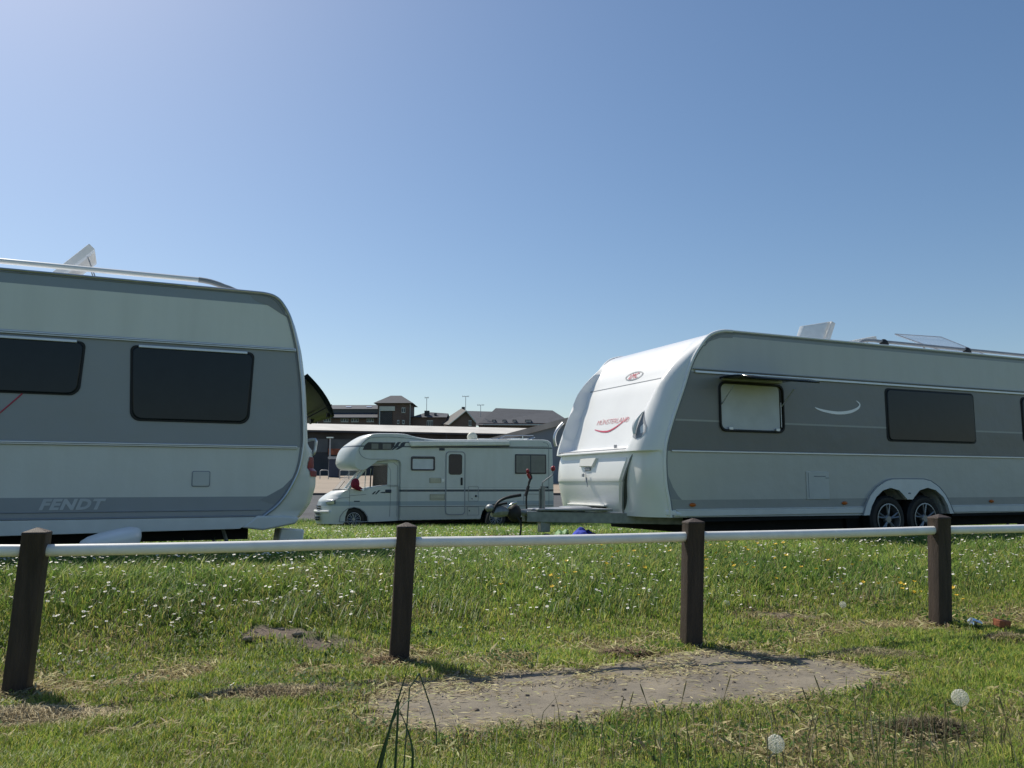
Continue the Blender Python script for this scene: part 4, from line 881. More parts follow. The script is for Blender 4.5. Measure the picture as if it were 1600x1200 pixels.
def sheet(name, xs, ys, off, colf, m, keep=None, kind='structure'):
    X, Y = np.meshgrid(xs, ys); Z = height(X, Y)+off; nx, ny = len(xs), len(ys)
    co = np.stack([X, Y, Z], -1).reshape(-1, 3)
    i = np.arange((ny-1)*nx).reshape(ny-1, nx)[:, :-1].ravel(); f = np.stack([i, i+1, i+nx+1, i+nx], -1)
    if keep is not None:
        k = keep(X, Y).ravel(); f = f[k[f].all(1)]
    me = bpy.data.meshes.new(name); me.from_pydata(co.tolist(), [], f.tolist()); me.materials.append(m)
    me.polygons.foreach_set('use_smooth', [True]*len(me.polygons))
    if colf is not None:
        c = colf(X.ravel(), Y.ravel()); a = me.color_attributes.new('tint', 'FLOAT_COLOR', 'POINT'); a.data.foreach_set('color', c.astype(np.float32).ravel())
    me.update(); o = bpy.data.objects.new(name, me); COL.objects.link(o); o['kind'] = kind
    return o
def lerp3(a, b, t): return np.asarray(a)[None, :]*(1-t[:, None])+np.asarray(b)[None, :]*t[:, None]
def soilcol(x, y):
    d = dryness(x, y); b = bare(x, y); n = fbm(x, y, 12, 3)
    c = lerp3((.085, .115, .028), (.24, .19, .10), d); c = lerp3([0, 0, 0], [1, 1, 1], 1-b)*c+lerp3([0, 0, 0], (.16, .125, .10), b)
    c *= (.7+.6*n)[:, None]
    far = sm(y, 14, 24)[:, None]; c = c*(1-far)+np.array([[.07, .10, .03]])*far*(.8+.4*n)[:, None]
    return np.concatenate([c, np.ones((len(c), 1))], 1)
gm = attr_mat('soil_and_thatch', .95)
N, L = gm.node_tree.nodes, gm.node_tree.links
nb = N.new('ShaderNodeTexNoise'); nb.inputs['Scale'].default_value = 45; nb.inputs['Detail'].default_value = 5
tcn = N.new('ShaderNodeTexCoord'); L.new(tcn.outputs['Object'], nb.inputs['Vector'])
bb = N.new('ShaderNodeBump'); bb.inputs['Strength'].default_value = .6; bb.inputs['Distance'].default_value = .02; L.new(nb.outputs['Fac'], bb.inputs['Height']); L.new(bb.outputs['Normal'], N['Principled BSDF'].inputs['Normal'])
xs = axis(-7, 7, .07, 900); ys_ = axis(2.0, 9.5, .05, 1500)
sheet('ground', xs, ys_, 0, soilcol, gm)
# path
def pathmat():
    m, N, L, P = nt('worn_asphalt')
    tc = N.new('ShaderNodeTexCoord'); a = N.new('ShaderNodeTexNoise'); a.inputs['Scale'].default_value = 3.5; a.inputs['Detail'].default_value = 9; a.inputs['Roughness'].default_value = .65
    L.new(tc.outputs['Object'], a.inputs['Vector'])
    r = N.new('ShaderNodeValToRGB'); r.color_ramp.elements[0].position = .36; r.color_ramp.elements[0].color = (.145, .126, .100, 1); r.color_ramp.elements[1].position = .66; r.color_ramp.elements[1].color = (.25, .215, .16, 1)
    L.new(a.outputs['Fac'], r.inputs[0])
    v = N.new('ShaderNodeTexNoise'); v.inputs['Scale'].default_value = 160; v.inputs['Detail'].default_value = 3; L.new(tc.outputs['Object'], v.inputs['Vector'])
    mx = N.new('ShaderNodeMix'); mx.data_type = 'RGBA'; mx.blend_type = 'OVERLAY'; mx.inputs['Factor'].default_value = .55; L.new(r.outputs[0], mx.inputs['A']); L.new(v.outputs['Fac'], mx.inputs['B'])
    L.new(mx.outputs['Result'], P.inputs['Base Color']); P.inputs['Roughness'].default_value = .92
    b = N.new('ShaderNodeBump'); b.inputs['Strength'].default_value = .3; b.inputs['Distance'].default_value = .004; L.new(v.outputs['Fac'], b.inputs['Height']); L.new(b.outputs['Normal'], P.inputs['Normal'])
    return m
sheet('path', np.arange(-.9, 2.2, .03), np.arange(3.1, 5.2, .03), .006, None, pathmat(), lambda X, Y: path_sd(X, Y) < .02)
wide = np.concatenate([np.arange(-90, -20, 5), np.arange(-20, 20, 1.0), np.arange(20, 91, 5)])
sheet('road', wide, np.concatenate([[27.6, 28, 28.5, 29, 29.5, 30], np.arange(31, 45.1, 1)]), .03, None, mat('asphalt_road', (.075, .078, .082), .9, var=.25, scale=1.5, bump=.2, bscale=80))
pm_ = mat('tan_paving', (.34, .275, .21), .85, var=.10, scale=.35)
sheet('plaza', wide, np.concatenate([np.arange(45, 75.1, 1), np.arange(75.5, 84, .5)]), .05, None, pm_)
q = MB()
for x in np.arange(-60, 40, 2.0):
    z0 = hz(x, 45); q.box(x, x+1.99, 44.75, 44.98, z0-.2, z0+.14)
kb = q.build('kerb', mat('dark_kerb', (.09, .085, .08), .8), bevel=.01); kb['kind'] = 'structure'

# ================================================================== mesh of many thin blades
def blades(name, px, py, pz, hgt, wid, lean_dir, lean, face, col, m, parent=None, curl=.5, label=None):
    n = len(px); dx, dy = np.cos(face)*wid/2, np.sin(face)*wid/2
    lx, ly = np.cos(lean_dir)*lean, np.sin(lean_dir)*lean
    V = np.empty((n, 5, 3), np.float32)
    V[:, 0] = np.stack([px-dx, py-dy, pz-.01], -1); V[:, 1] = np.stack([px+dx, py+dy, pz-.01], -1)
    mx_, my_, mz_ = px+lx*hgt*.30, py+ly*hgt*.30, pz+hgt*.55
    V[:, 2] = np.stack([mx_+dx*.8, my_+dy*.8, mz_], -1); V[:, 3] = np.stack([mx_-dx*.8, my_-dy*.8, mz_], -1)
    V[:, 4] = np.stack([px+lx*hgt, py+ly*hgt, pz+hgt*(1-curl*lean*.5)], -1)
    me = bpy.data.meshes.new(name); me.vertices.add(n*5); me.vertices.foreach_set('co', V.ravel())
    b = (np.arange(n)*5)[:, None]; loops = (b+np.array([[0, 1, 2, 3, 3, 2, 4]])).ravel().astype(np.int32)
    me.loops.add(n*7); me.loops.foreach_set('vertex_index', loops)
    st = (np.arange(n)*7)[:, None]+np.array([[0, 4]]); tot = np.tile([4, 3], n)
    me.polygons.add(n*2); me.polygons.foreach_set('loop_start', st.ravel().astype(np.int32)); me.polygons.foreach_set('loop_total', tot.astype(np.int32))
    me.update(calc_edges=True)
    a = me.color_attributes.new('tint', 'BYTE_COLOR', 'POINT')
    c = np.ones((n, 5, 4), np.float32); c[:, :, :3] = col[:, None, :]
    # byte colours are stored sRGB; foreach_set on 'color' takes linear
    a.data.foreach_set('color', c.ravel()); me.materials.append(m)
    o = bpy.data.objects.new(name, me); COL.objects.link(o)
    o['kind'] = 'stuff'
    if label: o['label'] = label[0]; o['category'] = label[1]
    return o
bm_ = attr_mat('grass_blade', .5, .48, spec=.3)
drym = attr_mat('dry_blade', .8, .15, spec=.2)
for m_ in (bm_, drym):
    N, L = m_.node_tree.nodes, m_.node_tree.links
    g = N.new('ShaderNodeNewGeometry'); a_ = N.new('ShaderNodeVectorMath'); a_.operation = 'SCALE'; a_.inputs['Scale'].default_value = .45; L.new(g.outputs['Normal'], a_.inputs[0])
    b_ = N.new('ShaderNodeVectorMath'); b_.operation = 'ADD'; b_.inputs[1].default_value = (0, 0, .75); L.new(a_.outputs[0], b_.inputs[0])
    n_ = N.new('ShaderNodeVectorMath'); n_.operation = 'NORMALIZE'; L.new(b_.outputs[0], n_.inputs[0]); L.new(n_.outputs[0], N['Principled BSDF'].inputs['Normal'])
HALF = .86
def sample(n, y0, y1, p=0):
    u = rng.random(n)
    y = y0*(y1/y0)**u if p == 0 else y0+(y1-y0)*u**p
    x = (rng.random(n)*2-1)*(.70*y+1.5)
    return x, y
# c-vehicle footprints (no lush grass right beneath)
def under(x, y, ox, oy, x0, x1, w):
    a = R(24.5); dx, dy = x-ox, y-oy; lx = dx*math.cos(a)+dy*math.sin(a); ly = -dx*math.sin(a)+dy*math.cos(a)
    return (lx > x0) & (lx < x1) & (ly > .15) & (ly < w)
def grass():
    n = 1000000; x, y = sample(n, 2.15, 27.6)
    t = y-fence_y(x); d = dryness(x, y); b = bare(x, y); sd = path_sd(x, y)
    keep = (sd > rng.normal(0.015, .03, n)) & (rng.random(n) > b*.97) & (rng.random(n) > d*.55)
    un = under(x, y, 1.85, 10, -.1, 8.3, 2.3) | under(x, y, -2.1, 8.5, -7, -.2, 2.3)
    keep &= ~(un & (rng.random(n) < .6))
    x, y, t, d, un, sd = [v[keep] for v in (x, y, t, d, un, sd)]; n = len(x); z = height(x, y)
    r = rng.random(n); lush = sm(t, .55, 1.7); cl = fbm(x, y, 2.2, 91); cl2 = fbm(x, y, .8, 92)
    cl3 = fbm(x, y, 8.0, 95); h = (.024+.022*r+.012*cl)*(.45+1.1*cl3)+lush*(.040+.045*r)*(.2+.8*cl+.7*cl3)
    far = sm(y, 11, 17); h = h*(1-far)+(.11+.08*r)*far
    tallc = sm(x, .5, 1.6)*sm(3.55-y, 0, .7); h += tallc*(.02+.07*r*r)*sm(cl, .35, .6)
    h += sm(-y+2.95, 0, .5)*.03*r
    h += .03*np.exp(-(np.maximum(sd, 0)/.08)**2)*(t < -.3)*r*(y < 4.1)
    h *= 1-.45*d; h[un] *= .7
    h += (t > .8)*(rng.random(n) < .05)*.06; h += under(x, y, -2.1, 8.5, -7, .3, 9)*0 + .09*r*sm(t, 2.6, 3.6)*(x < -.8)*(y < 10)
    w = np.maximum(.0027, .00115*y)*(.7+.6*rng.random(n)); w = np.minimum(w, .02)
    pal = np.array([[.075, .150, .022], [.105, .185, .028], [.145, .215, .035], [.060, .115, .020], [.185, .225, .050]])*1.45*np.array([[1.95, 1.55, 1.65]])
    lushpal = np.array([[.050, .118, .020], [.075, .155, .028], [.100, .175, .035], [.040, .090, .020], [.135, .185, .045]])*1.75*np.array([[2.15, 1.6, 1.7]])
    k = rng.integers(0, 5, n); c = pal[k]*(1-lush[:, None])+lushpal[k]*lush[:, None]
    c = c*(.62+.45*cl2[:, None]+.40*fbm(x, y, 6.5, 93)[:, None])
    wet = sm(fbm(x, y, 1.5, 63), .45, .7)[:, None]*lush[:, None]; c = c*(1-wet*.35*np.array([[1, .6, .6]]))
    straw = np.array([[.46, .39, .19], [.36, .31, .15], [.27, .21, .12]])[rng.integers(0, 3, n)]
    pd = np.clip(d*1.05+.05, 0, 1); s = (rng.random(n) < pd)[:, None]; c = np.where(s, straw*(.7+.6*rng.random((n, 1))), c)
    ld = rng.random(n)*2*PI; ln = .25+.6*rng.random(n)+.5*(d > .4)
    blades('grass', x, y, z, h, w, ld, ln, rng.random(n)*PI, c, bm_, label=('green meadow grass, short in front of the fence and longer behind it', 'grass'))
    # clover and small weeds in the turf
    n = 130000; x, y = sample(n, 2.2, 7.5); t = y-fence_y(x); sd = path_sd(x, y); cl = fbm(x, y, 2.7, 12)
    edge = np.exp(-((sd-.06)/.10)**2)*(y < 4.1)
    pr = np.clip(sm(cl, .50, .66)*.8+edge*.9, 0, 1)*(1-bare(x, y))*(1-.7*dryness(x, y))
    k = (rng.random(n) < pr) & (sd > .0); x, y = x[k], y[k]; n = len(x); z = height(x, y)+.012+.03*rng.random(n)
    s = np.maximum(.006, .0016*y)*(.7+.7*rng.random(n)); a = rng.random(n)*2*PI; tl = rng.normal(0, .5, (n, 2))
    V = np.empty((n, 4, 3), np.float32)
    for j, (u, v) in enumerate([(-1, -.2), (0, -1), (1, -.1), (0, 1.1)]):
        ux = (np.cos(a)*u-np.sin(a)*v)*s; uy = (np.sin(a)*u+np.cos(a)*v)*s; V[:, j] = np.stack([x+ux, y+uy, z+ux*tl[:, 0]+uy*tl[:, 1]], -1)
    me = bpy.data.meshes.new('clover'); me.vertices.add(n*4); me.vertices.foreach_set('co', V.ravel()); me.loops.add(n*4); me.loops.foreach_set('vertex_index', np.arange(n*4, dtype=np.int32))
    me.polygons.add(n); me.polygons.foreach_set('loop_start', (np.arange(n)*4).astype(np.int32)); me.polygons.foreach_set('loop_total', np.full(n, 4, np.int32)); me.update(calc_edges=True)
    c = np.ones((n, 4, 4), np.float32); c[:, :, :3] = (np.array([[.06, .13, .02], [.09, .17, .03], [.05, .10, .02]])[rng.integers(0, 3, n)]*(.7+.6*rng.random((n, 1))))[:, None, :]
    at_ = me.color_attributes.new('tint', 'BYTE_COLOR', 'POINT'); at_.data.foreach_set('color', c.ravel()); me.materials.append(bm_)
    o = bpy.data.objects.new('clover', me); COL.objects.link(o); tag(o, 'small round leaved clover growing along the path edge', 'clover', kind='stuff')
    # dry clippings: thin straw lying flat
    n = 210000; x, y = sample(n, 2.2, 7.2); sd = path_sd(x, y); d = dryness(x, y); fr = fbm(x, y, 5, 71)
    onp = (sd < 0)*(.06+.94*sm(fr, .30, .54)*sm(y-(3.72+.33*(x+.5)), -.08, .35)+.7*np.exp(-(sd/.10)**2))
    pr = np.clip(d*.5*(sd >= 0)+onp*1.2, 0, 1); k = rng.random(n) < pr; x, y, sd = x[k], y[k], sd[k]; n = len(x)
    z = height(x, y)+.010+.018*rng.random(n)*(sd > 0)+.012*rng.random(n)*(sd <= 0)
    L_ = .012+.03*rng.random(n)*(.6+.4*(sd > 0)); a = rng.random(n)*2*PI; w = np.maximum(.0018, .0006*y); el = rng.normal(0, .25, n)*L_*(.3+(sd > 0))
    V = np.empty((n, 4, 3), np.float32); cx, cy = np.cos(a)*L_, np.sin(a)*L_; nx_, ny_ = -np.sin(a)*w, np.cos(a)*w; cur = rng.normal(0, .15, n)
    V[:, 0] = np.stack([x-cx, y-cy, z-el], -1); V[:, 1] = np.stack([x+nx_+ny_*0, y+ny_, z+np.abs(el)*.4], -1); V[:, 2] = np.stack([x+cx, y+cy, z+el], -1); V[:, 3] = np.stack([x-nx_+cur*cy, y-ny_-cur*cx, z+.002], -1)
    me = bpy.data.meshes.new('clippings'); me.vertices.add(n*4); me.vertices.foreach_set('co', V.ravel()); me.loops.add(n*4); me.loops.foreach_set('vertex_index', np.arange(n*4, dtype=np.int32))
    me.polygons.add(n); me.polygons.foreach_set('loop_start', (np.arange(n)*4).astype(np.int32)); me.polygons.foreach_set('loop_total', np.full(n, 4, np.int32)); me.update(calc_edges=True)
    c = np.ones((n, 4, 4), np.float32); c[:, :, :3] = (np.array([[.52, .46, .26], [.40, .35, .19], [.29, .23, .14], [.42, .42, .20]])[rng.integers(0, 4, n)]*(.65+.6*rng.random((n, 1))))[:, None, :]
    at_ = me.color_attributes.new('tint', 'BYTE_COLOR', 'POINT'); at_.data.foreach_set('color', c.ravel()); me.materials.append(drym)
    o = bpy.data.objects.new('dry_clippings', me); COL.objects.link(o); tag(o, 'dry straw coloured grass clippings scattered over the path and verge', 'clippings', kind='stuff')
    # long thin seeding stems and blades at the near right
    n = 900; x = rng.uniform(-.2, 2.4, n); y = rng.uniform(2.25, 3.25, n); k = (rng.random(n) < sm(x, -.2, 1.2)*.8+.15) & (path_sd(x, y) > .06); x, y = x[k], y[k]; n = len(x)
    h = .10+.16*rng.random(n)**1.5
    c = np.array([[.05, .10, .025], [.09, .12, .04], [.16, .14, .07]])[rng.integers(0, 3, n)]
    blades('tall_grass', x, y, height(x, y), h, np.full(n, .0034), rng.random(n)*2*PI, .15+.35*rng.random(n), rng.random(n)*PI, c, bm_, label=('thin tall grass stalks rising at the bottom right of the verge', 'grass'))
    n = 26000; x, y = sample(n, 5.0, 12); k = (y-fence_y(x) > .75) & (fbm(x, y, 1.7, 8)+.25*np.exp(-((x-.7)/.7)**2) > .5); x, y = x[k], y[k]; n = len(x)
    c = np.array([[.10, .20, .05], [.17, .27, .07], [.26, .31, .10], [.06, .12, .035]])[rng.integers(0, 4, n)]
    blades('long_grass', x, y, height(x, y), .12+.11*rng.random(n), .0035+.004*rng.random(n), rng.normal(0.3, .8, n), .5+.5*rng.random(n), rng.random(n)*PI, c, bm_, label=('longer arching grass tufts in the meadow behind the fence', 'grass'))
grass()
def heap(cx, cy, rx_, ry_, n, cols, label, hh=.05):
    a = rng.random(n)*2*PI; r_ = np.sqrt(rng.random(n)); x = cx+rx_*r_*np.cos(a)*(.8+.4*rng.random(n)); y = cy+ry_*r_*np.sin(a)*(.8+.4*rng.random(n)); up = hh*(1-r_**2)*rng.random(n)
    c = np.array(cols)[rng.integers(0, len(cols), n)]*(.6+.8*rng.random((n, 1)))
    blades('mown_thatch', x, y, height(x, y)+up, .012+.03*rng.random(n), .0028+.002*rng.random(n), rng.random(n)*2*PI, .8+1.6*rng.random(n), rng.random(n)*PI, c, drym, label=(label, 'thatch'))
heap(1.62, 3.36, .20, .10, 3200, [[.09, .075, .05], [.15, .12, .08], [.05, .045, .03], [.26, .22, .14]], 'dark clump of old mown thatch on the verge at bottom right')
heap(1.98, 4.75, .28, .13, 3600, [[.44, .38, .24], [.32, .27, .17], [.22, .19, .12], [.20, .25, .08]], 'pale heap of dry raked grass at the right end of the path', .04)
heap(3.0, 5.18, .16, .07, 1500, [[.30, .25, .16], [.20, .17, .11], [.38, .32, .2]], 'small brown heap of dead grass in front of the crushed can', .04)
heap(-1.98, 3.50, .44, .13, 5200, [[.62, .54, .34], [.48, .40, .25], [.34, .28, .18]], 'tan swathe of dry mown grass at the foot of the leftmost post', .05)
heap(-1.02, 3.86, .34, .08, 3000, [[.56, .48, .30], [.40, .33, .21], [.24, .20, .13]], 'low ridge of dry brown cuttings left of the path', .045)
heap(-.66, 4.55, .14, .07, 900, [[.30, .22, .13], [.2, .15, .09]], 'brown cuttings around the foot of the second post', .03)
heap(.62, 4.78, .16, .05, 900, [[.22, .16, .11], [.12, .09, .07], [.34, .24, .17]], 'reddish brown dead leaves lying above the path between the middle posts', .03)
# seed heads stems as tubes (near)
q = MB(); q.mat(M['seedh'])
for i in range(34):
    x = random.uniform(.25, 2.1) if i < 36 else random.uniform(-.3, .6); y = random.uniform(2.45, 3.2)
    if path_sd(np.array([x]), np.array([y]))[0] < .05: continue
    h = random.uniform(.13, .30); lx_, ly_ = random.uniform(-.12, .12)*h*2, random.uniform(-.1, .1)*h
    z = hz(x, y); p = smoothpts([(x, y, z), (x+lx_*.3, y+ly_*.3, z+h*.5), (x+lx_, y+ly_, z+h)], 4)
    q.tube(p, [.0016]*5+[.0012]*2+[.003, .0015], 5)
o = q.build('seeding_stems'); tag(o, 'thin brown seeding grass stalks at the near edge of the path', 'grass', kind='stuff')
# rush plant
def rush():
    x, y = -.325, 2.42; z = hz(x, y)
    root = empty('tall_grass_plant', (0, 0, 0), 0, 'dark green reed-like blades rising and crossing in front of the path', 'plant')
    S_ = [((-.40, 2.40, z), at(606, 1150, 2.42), at(640, 1035, 2.45), .010), ((-.33, 2.40, z), at(622, 1110, 2.42), at(618, 1098, 2.42), .008), ((-.395, 2.41, z), at(612, 1130, 2.44), at(672, 1068, 2.6), .0055),
          ((-.30, 2.42, z), at(645, 1180, 2.42), at(624, 1108, 2.43), .009), ((-.42, 2.42, z), at(600, 1165, 2.42), at(634, 1075, 2.44), .007)]
    for a, b, c, w in S_:
        p = smoothpts([a, tuple(b), tuple(c)], 6); n = len(p)
        q = MB(); vs = []
        for i, (X, Y, Z) in enumerate(p):
            ww = w*.45*(1-(i/(n-1))**1.6)+.0006; vs += [(X-ww, Y, Z), (X, Y+ww*.5, Z), (X+ww, Y, Z)]
        q.add(vs, [(3*i+j, 3*i+j+1, 3*i+j+4, 3*i+j+3) for i in range(n-1) for j in (0, 1)]); q.build('blade', M['rush'], root)
    p = smoothpts([tuple(at(655, 1052, 2.62)), tuple(at(668, 1090, 2.6)), tuple(at(680, 1130, 2.58)), tuple(at(682, 1165, 2.56))], 5)
    q = MB(); q.tube(p, .0022, 5); q.tube([p[0], tuple(at(640, 1075, 2.6)), tuple(at(628, 1240, 2.55))], .0022, 5); q.build('stem', M['rush'], root)
rush()
# ================================================================== flowers
def daisy_mesh(r, h, m1, m2, petals=12, cup=.1):
    q = MB(); q.mat(M['stemg']); q.tube([(0, 0, -h), (.003, 0, -h*.5), (0, 0, 0)], .0012, 4)
    q.mat(m1)
    for k in range(petals):
        a = 2*PI*k/petals; da = PI/petals*.85
        def P(rr_, an, z): return (rr_*math.cos(an), rr_*math.sin(an), z)
        q.add([P(r*.2, a-da, .0012), P(r*.9, a-da*.8, cup*r), P(r, a, cup*r*1.1), P(r*.9, a+da*.8, cup*r), P(r*.2, a+da, .0012)], [(0, 1, 2, 3, 4)])
    q.mat(m2); q.ell((0, 0, .002), r*.3, r*.3, r*.16, 8, 5)
    return q
dm = daisy_mesh(.0125, .09, M['petal'], M['yolk']).build('daisy'); daisy_me = dm.data; bpy.data.objects.remove(dm)
bmh = daisy_mesh(.0145, .12, M['buttercup'], M['yolk'], 5, .45).build('buttercup'); butter_me = bmh.data; bpy.data.objects.remove(bmh)
def scatter(n, dens, y0, y1):
    X = []; 
    while len(X) < n:
        x, y = sample(4000, y0, y1); t = y-fence_y(x); k = rng.random(4000) < dens(x, y, t)
        X += list(zip(x[k], y[k]))
    return X[:n]
inview = lambda x, y: np.abs(x) < .63*y
def dd(x, y, t):
    un = under(x, y, 1.85, 10, -.4, 8.3, 2.3) | under(x, y, -2.1, 8.5, -7, .2, 2.3)
    return np.clip(sm(t, .35, 1.1)*(.30+.7*sm(fbm(x, y, 1.6, 14), .40, .60))*np.interp(x, [-3, 0, .8, 2, 4], [1, .75, .35, .6, .6])*(1-.95*un), 0, 1)*inview(x, y)*np.interp(y, [4, 6, 10, 14], [.55, 1, 1, .5])
pts = scatter(6500, dd, 4.2, 16)
stray = [(-.9, 4.3), (-1.2, 3.7), (.15, 4.62), (-.05, 4.85), (1.9, 4.5), (-1.9, 3.9), (2.6, 5.1), (2.75, 4.9), (-1.25, 4.6)]
pts = stray+sorted(pts, key=lambda p: p[1])
def put(me, x, y, zoff, s, name):
    o = bpy.data.objects.new(name, me); COL.objects.link(o); o.location = (x, y, hz(x, y)+zoff)
    o.rotation_euler = (random.uniform(-.1, .55), random.uniform(-.35, .35), random.uniform(0, 6.28)); o.scale = (s, s, s); return o
for (x, y) in pts[:300]:
    t = y-float(fence_y(x)); o = put(daisy_me, x, y, (.065 if t < .6 else .118)+random.uniform(-.01, .03), random.uniform(.62, .95), 'daisy')
    tag(o, 'small white daisy with yellow centre in the near meadow behind the fence', 'daisy', 'daisies scattered in the nearer grass')
q = MB()
for m_ in daisy_me.materials: q.mat(m_)
r0 = .0125; V0 = [(r0*(1 if k % 2 else .86)*math.cos(PI*k/8), r0*(1 if k % 2 else .86)*math.sin(PI*k/8), .0015) for k in range(16)]+[(0, 0, 0)]+[(r0*.3*math.cos(PI*k/3), r0*.3*math.sin(PI*k/3), .0025) for k in range(6)]
F0 = [(k, (k+1) % 16, 16) for k in range(16)]+[tuple(range(17, 23))]; M0 = [1]*16+[2]
for (x, y) in pts[300:]:
    s = random.uniform(.6, 1.0)*(1 if y < 9 else 1.2); mm = Matrix.Translation((x, y, hz(x, y)+.122+random.uniform(-.015, .035)))@Matrix.Rotation(random.uniform(0, 6.28), 4, 'Z')@Matrix.Rotation(random.uniform(-.1, .6), 4, 'X')@Matrix.Scale(s, 4)
    b = len(q.v); q.v += [tuple(mm@Vector(v)) for v in V0]; q.f += [[b+i for i in f] for f in F0]; q.m += M0
o = q.build('daisies', smooth=False); tag(o, 'countless tiny white daisies farther back in the meadow', 'daisies', kind='stuff')
def bd(x, y, t):
    c = 0
    for cx, cy, r in ((2.0, 6.8, .45), (2.5, 6.7, .3), (.35, 6.3, .35), (-.5, 8.0, .4), (1.0, 6.9, .4), (3.0, 6.5, .35), (-.2, 7.2, .35), (1.9, 7.6, .5)): c = c+np.exp(-((x-cx)**2+((y-cy)*.8)**2)/r**2)
    return np.clip(c, 0, 1)*inview(x, y)
for (x, y) in scatter(115, bd, 5.6, 10):
    o = put(butter_me, x, y, .15+random.uniform(-.01, .03), random.uniform(.9, 1.35), 'buttercup'); tag(o, 'yellow buttercup among the daisies behind the fence', 'buttercup', 'buttercups in the meadow')
def clock(p, r, label):
    p = Vector(p); zg = hz(p.x, p.y); root = empty('dandelion_clock', (p.x, p.y, zg), 0, label, 'dandelion')
    h = p.z-zg; q = MB(); q.tube(smoothpts([(0.01, .005, -.01), (.004, 0, h*.5), (0, 0, h)], 3), .0018, 6); q.ell((0, 0, h), r*.16, r*.16, r*.16, 8, 6); q.build('stem', M['stemg'], root)
    q = MB(); n = 130
    for i in range(n):
        z = 1-2*(i+.5)/n; a = i*2.399963; s = math.sqrt(1-z*z); d = Vector((s*math.cos(a), s*math.sin(a), z)); rr_ = r*random.uniform(.9, 1.0)
        up = d.orthogonal().normalized(); wv = d.cross(up); c = Vector((0, 0, h))
        q.tube([c+d*r*.15, c+d*rr_*.86], .00022, 3, False)
        for k in range(7):
            an = 2*PI*k/7; e = (up*math.cos(an)+wv*math.sin(an)); e2 = (up*math.cos(an+.22)+wv*math.sin(an+.22)); b0 = c+d*rr_*.84
            q.add([b0, b0+d*r*.10+e*r*.20, b0+d*r*.11+e2*r*.19], [(0, 1, 2)])
    q.build('seed_head', M['fluff'], root, smooth=False)
clock(at(1212, 1162, 2.62), .0285, 'round white dandelion seed clock low down near the bottom edge')
clock(at(1500, 1090, 3.25), .033, 'white dandelion seed clock farther right and higher on the verge')
clock(at(1135, 943, 6.1), .026, 'small faded dandelion seed clock beyond the fence just right of the third post')
clock(at(1317, 945, 6.2), .026, 'small dandelion seed clock beyond the fence between the third and fourth posts')
# ================================================================== small things
def blob(name, m, c, r, label, cat, jit=.25, n=12, seed=1, bump=None):
    random.seed(seed); q = MB(); q.ell(c, *r, n, 8, jit); o = q.build(name, M[m] if isinstance(m, str) else m, angle=60); tag(o, label, cat); s = o.modifiers.new('sub', 'SUBSURF'); s.levels = s.render_levels = 1; return o
# tub under left caravan
q = MB(); c = at(172, 852, 6.95)
prof = [(.0, .17), (.10, .168), (.2, .15), (.27, .10), (.30, .03), (.29, -.10), (.26, -.22), (.24, -.30)]
q.lathe(prof, (0, 0, 0), 'z', 36); o = q.build('plastic_tub', M['white'], angle=60); o.location = (c.x, c.y, c.z+.05); o.scale = (.8, .7, .42); o.rotation_euler = (R(0), R(-14), R(20)); tag(o, 'pale rounded plastic tub tipped over in the grass beneath the left caravan', 'tub')
# white block at rear corner of the left caravan
c = at(448, 832, 8.9); gz_ = hz(c.x, c.y); q = MB(); q.prism([(-.14, -.03), (.13, -.03), (.16, .28), (-.10, .30)], -.1, .1); q.build; o = q.build('stabiliser_block', M['white'], bevel=.02); o.location = (c.x, c.y, gz_+.04); o.rotation_euler = (0, 0, R(35)); tag(o, 'cream white plastic block standing under the rear corner of the left caravan', 'support block')
# crushed can and brick piece
c = (2.98, 5.50); q = MB(); q.lathe([(.001, -.06), (.026, -.058), (.031, -.05), (.030, -.02), (.024, .0), (.029, .03), (.031, .05), (.026, .058), (.001, .06)], (0, 0, 0), 'x', 14); q.v = [(x+random.uniform(-.004, .004), y+random.uniform(-.005, .005), z+random.uniform(-.005, .005)) for x, y, z in q.v]
o = q.build('crushed_can', M['can'], angle=20); o.scale = (.85, .8, .8); o.location = (c[0], c[1], hz(*c)+.055); o.rotation_euler = (.3, .3, .5); tag(o, 'crushed silver drinks can lying in grass right of the last fence post', 'can')
c = (3.12, 5.44); q = MB(); q.box(-.042, .042, -.03, .03, -.02, .024); q.v = [(x+random.uniform(-.008, .008), y+random.uniform(-.008, .008), z+random.uniform(-.006, .006)) for x, y, z in q.v]; o = q.build('brick_fragment', M['brickf'], bevel=.006); o.location = (c[0], c[1], hz(*c)+.055); o.rotation_euler = (.1, .1, .35); tag(o, 'broken orange brick fragment beside the crushed silver can', 'brick')
# clods on the mole hill
for i, (x, y, s) in enumerate([(-1.50, 4.86, .022), (-1.24, 4.96, .024), (-1.44, 4.90, .014), (-1.12, 5.02, .012), (-1.36, 5.05, .015)]):
    o = blob('soil_clod', 'stone', (0, 0, 0), (s*1.5, s, s*.8), 'crumbly brown clod on the bare earth patch left of the second post', 'clod', .2, seed=i+3); o.location = (x, y, hz(x, y)+s*.5); o['group'] = 'clods on the bare earth patch'
q = MB()
for i in range(110):
    x = random.uniform(-.6, 1.8); y = random.uniform(3.3, 4.85)
    if path_sd(np.array([x]), np.array([y]))[0] > -.02: continue
    r_ = random.choice([.003, .004, .005, .009])*random.uniform(.7, 1.2); q.ell((x, y, hz(x, y)+.008), r_*1.3, r_, r_*.7, 6, 4, .25)
o = q.build('path_grit', M['stone']); tag(o, 'fine grit and crumbs of soil lying on the worn path', 'grit', kind='stuff')
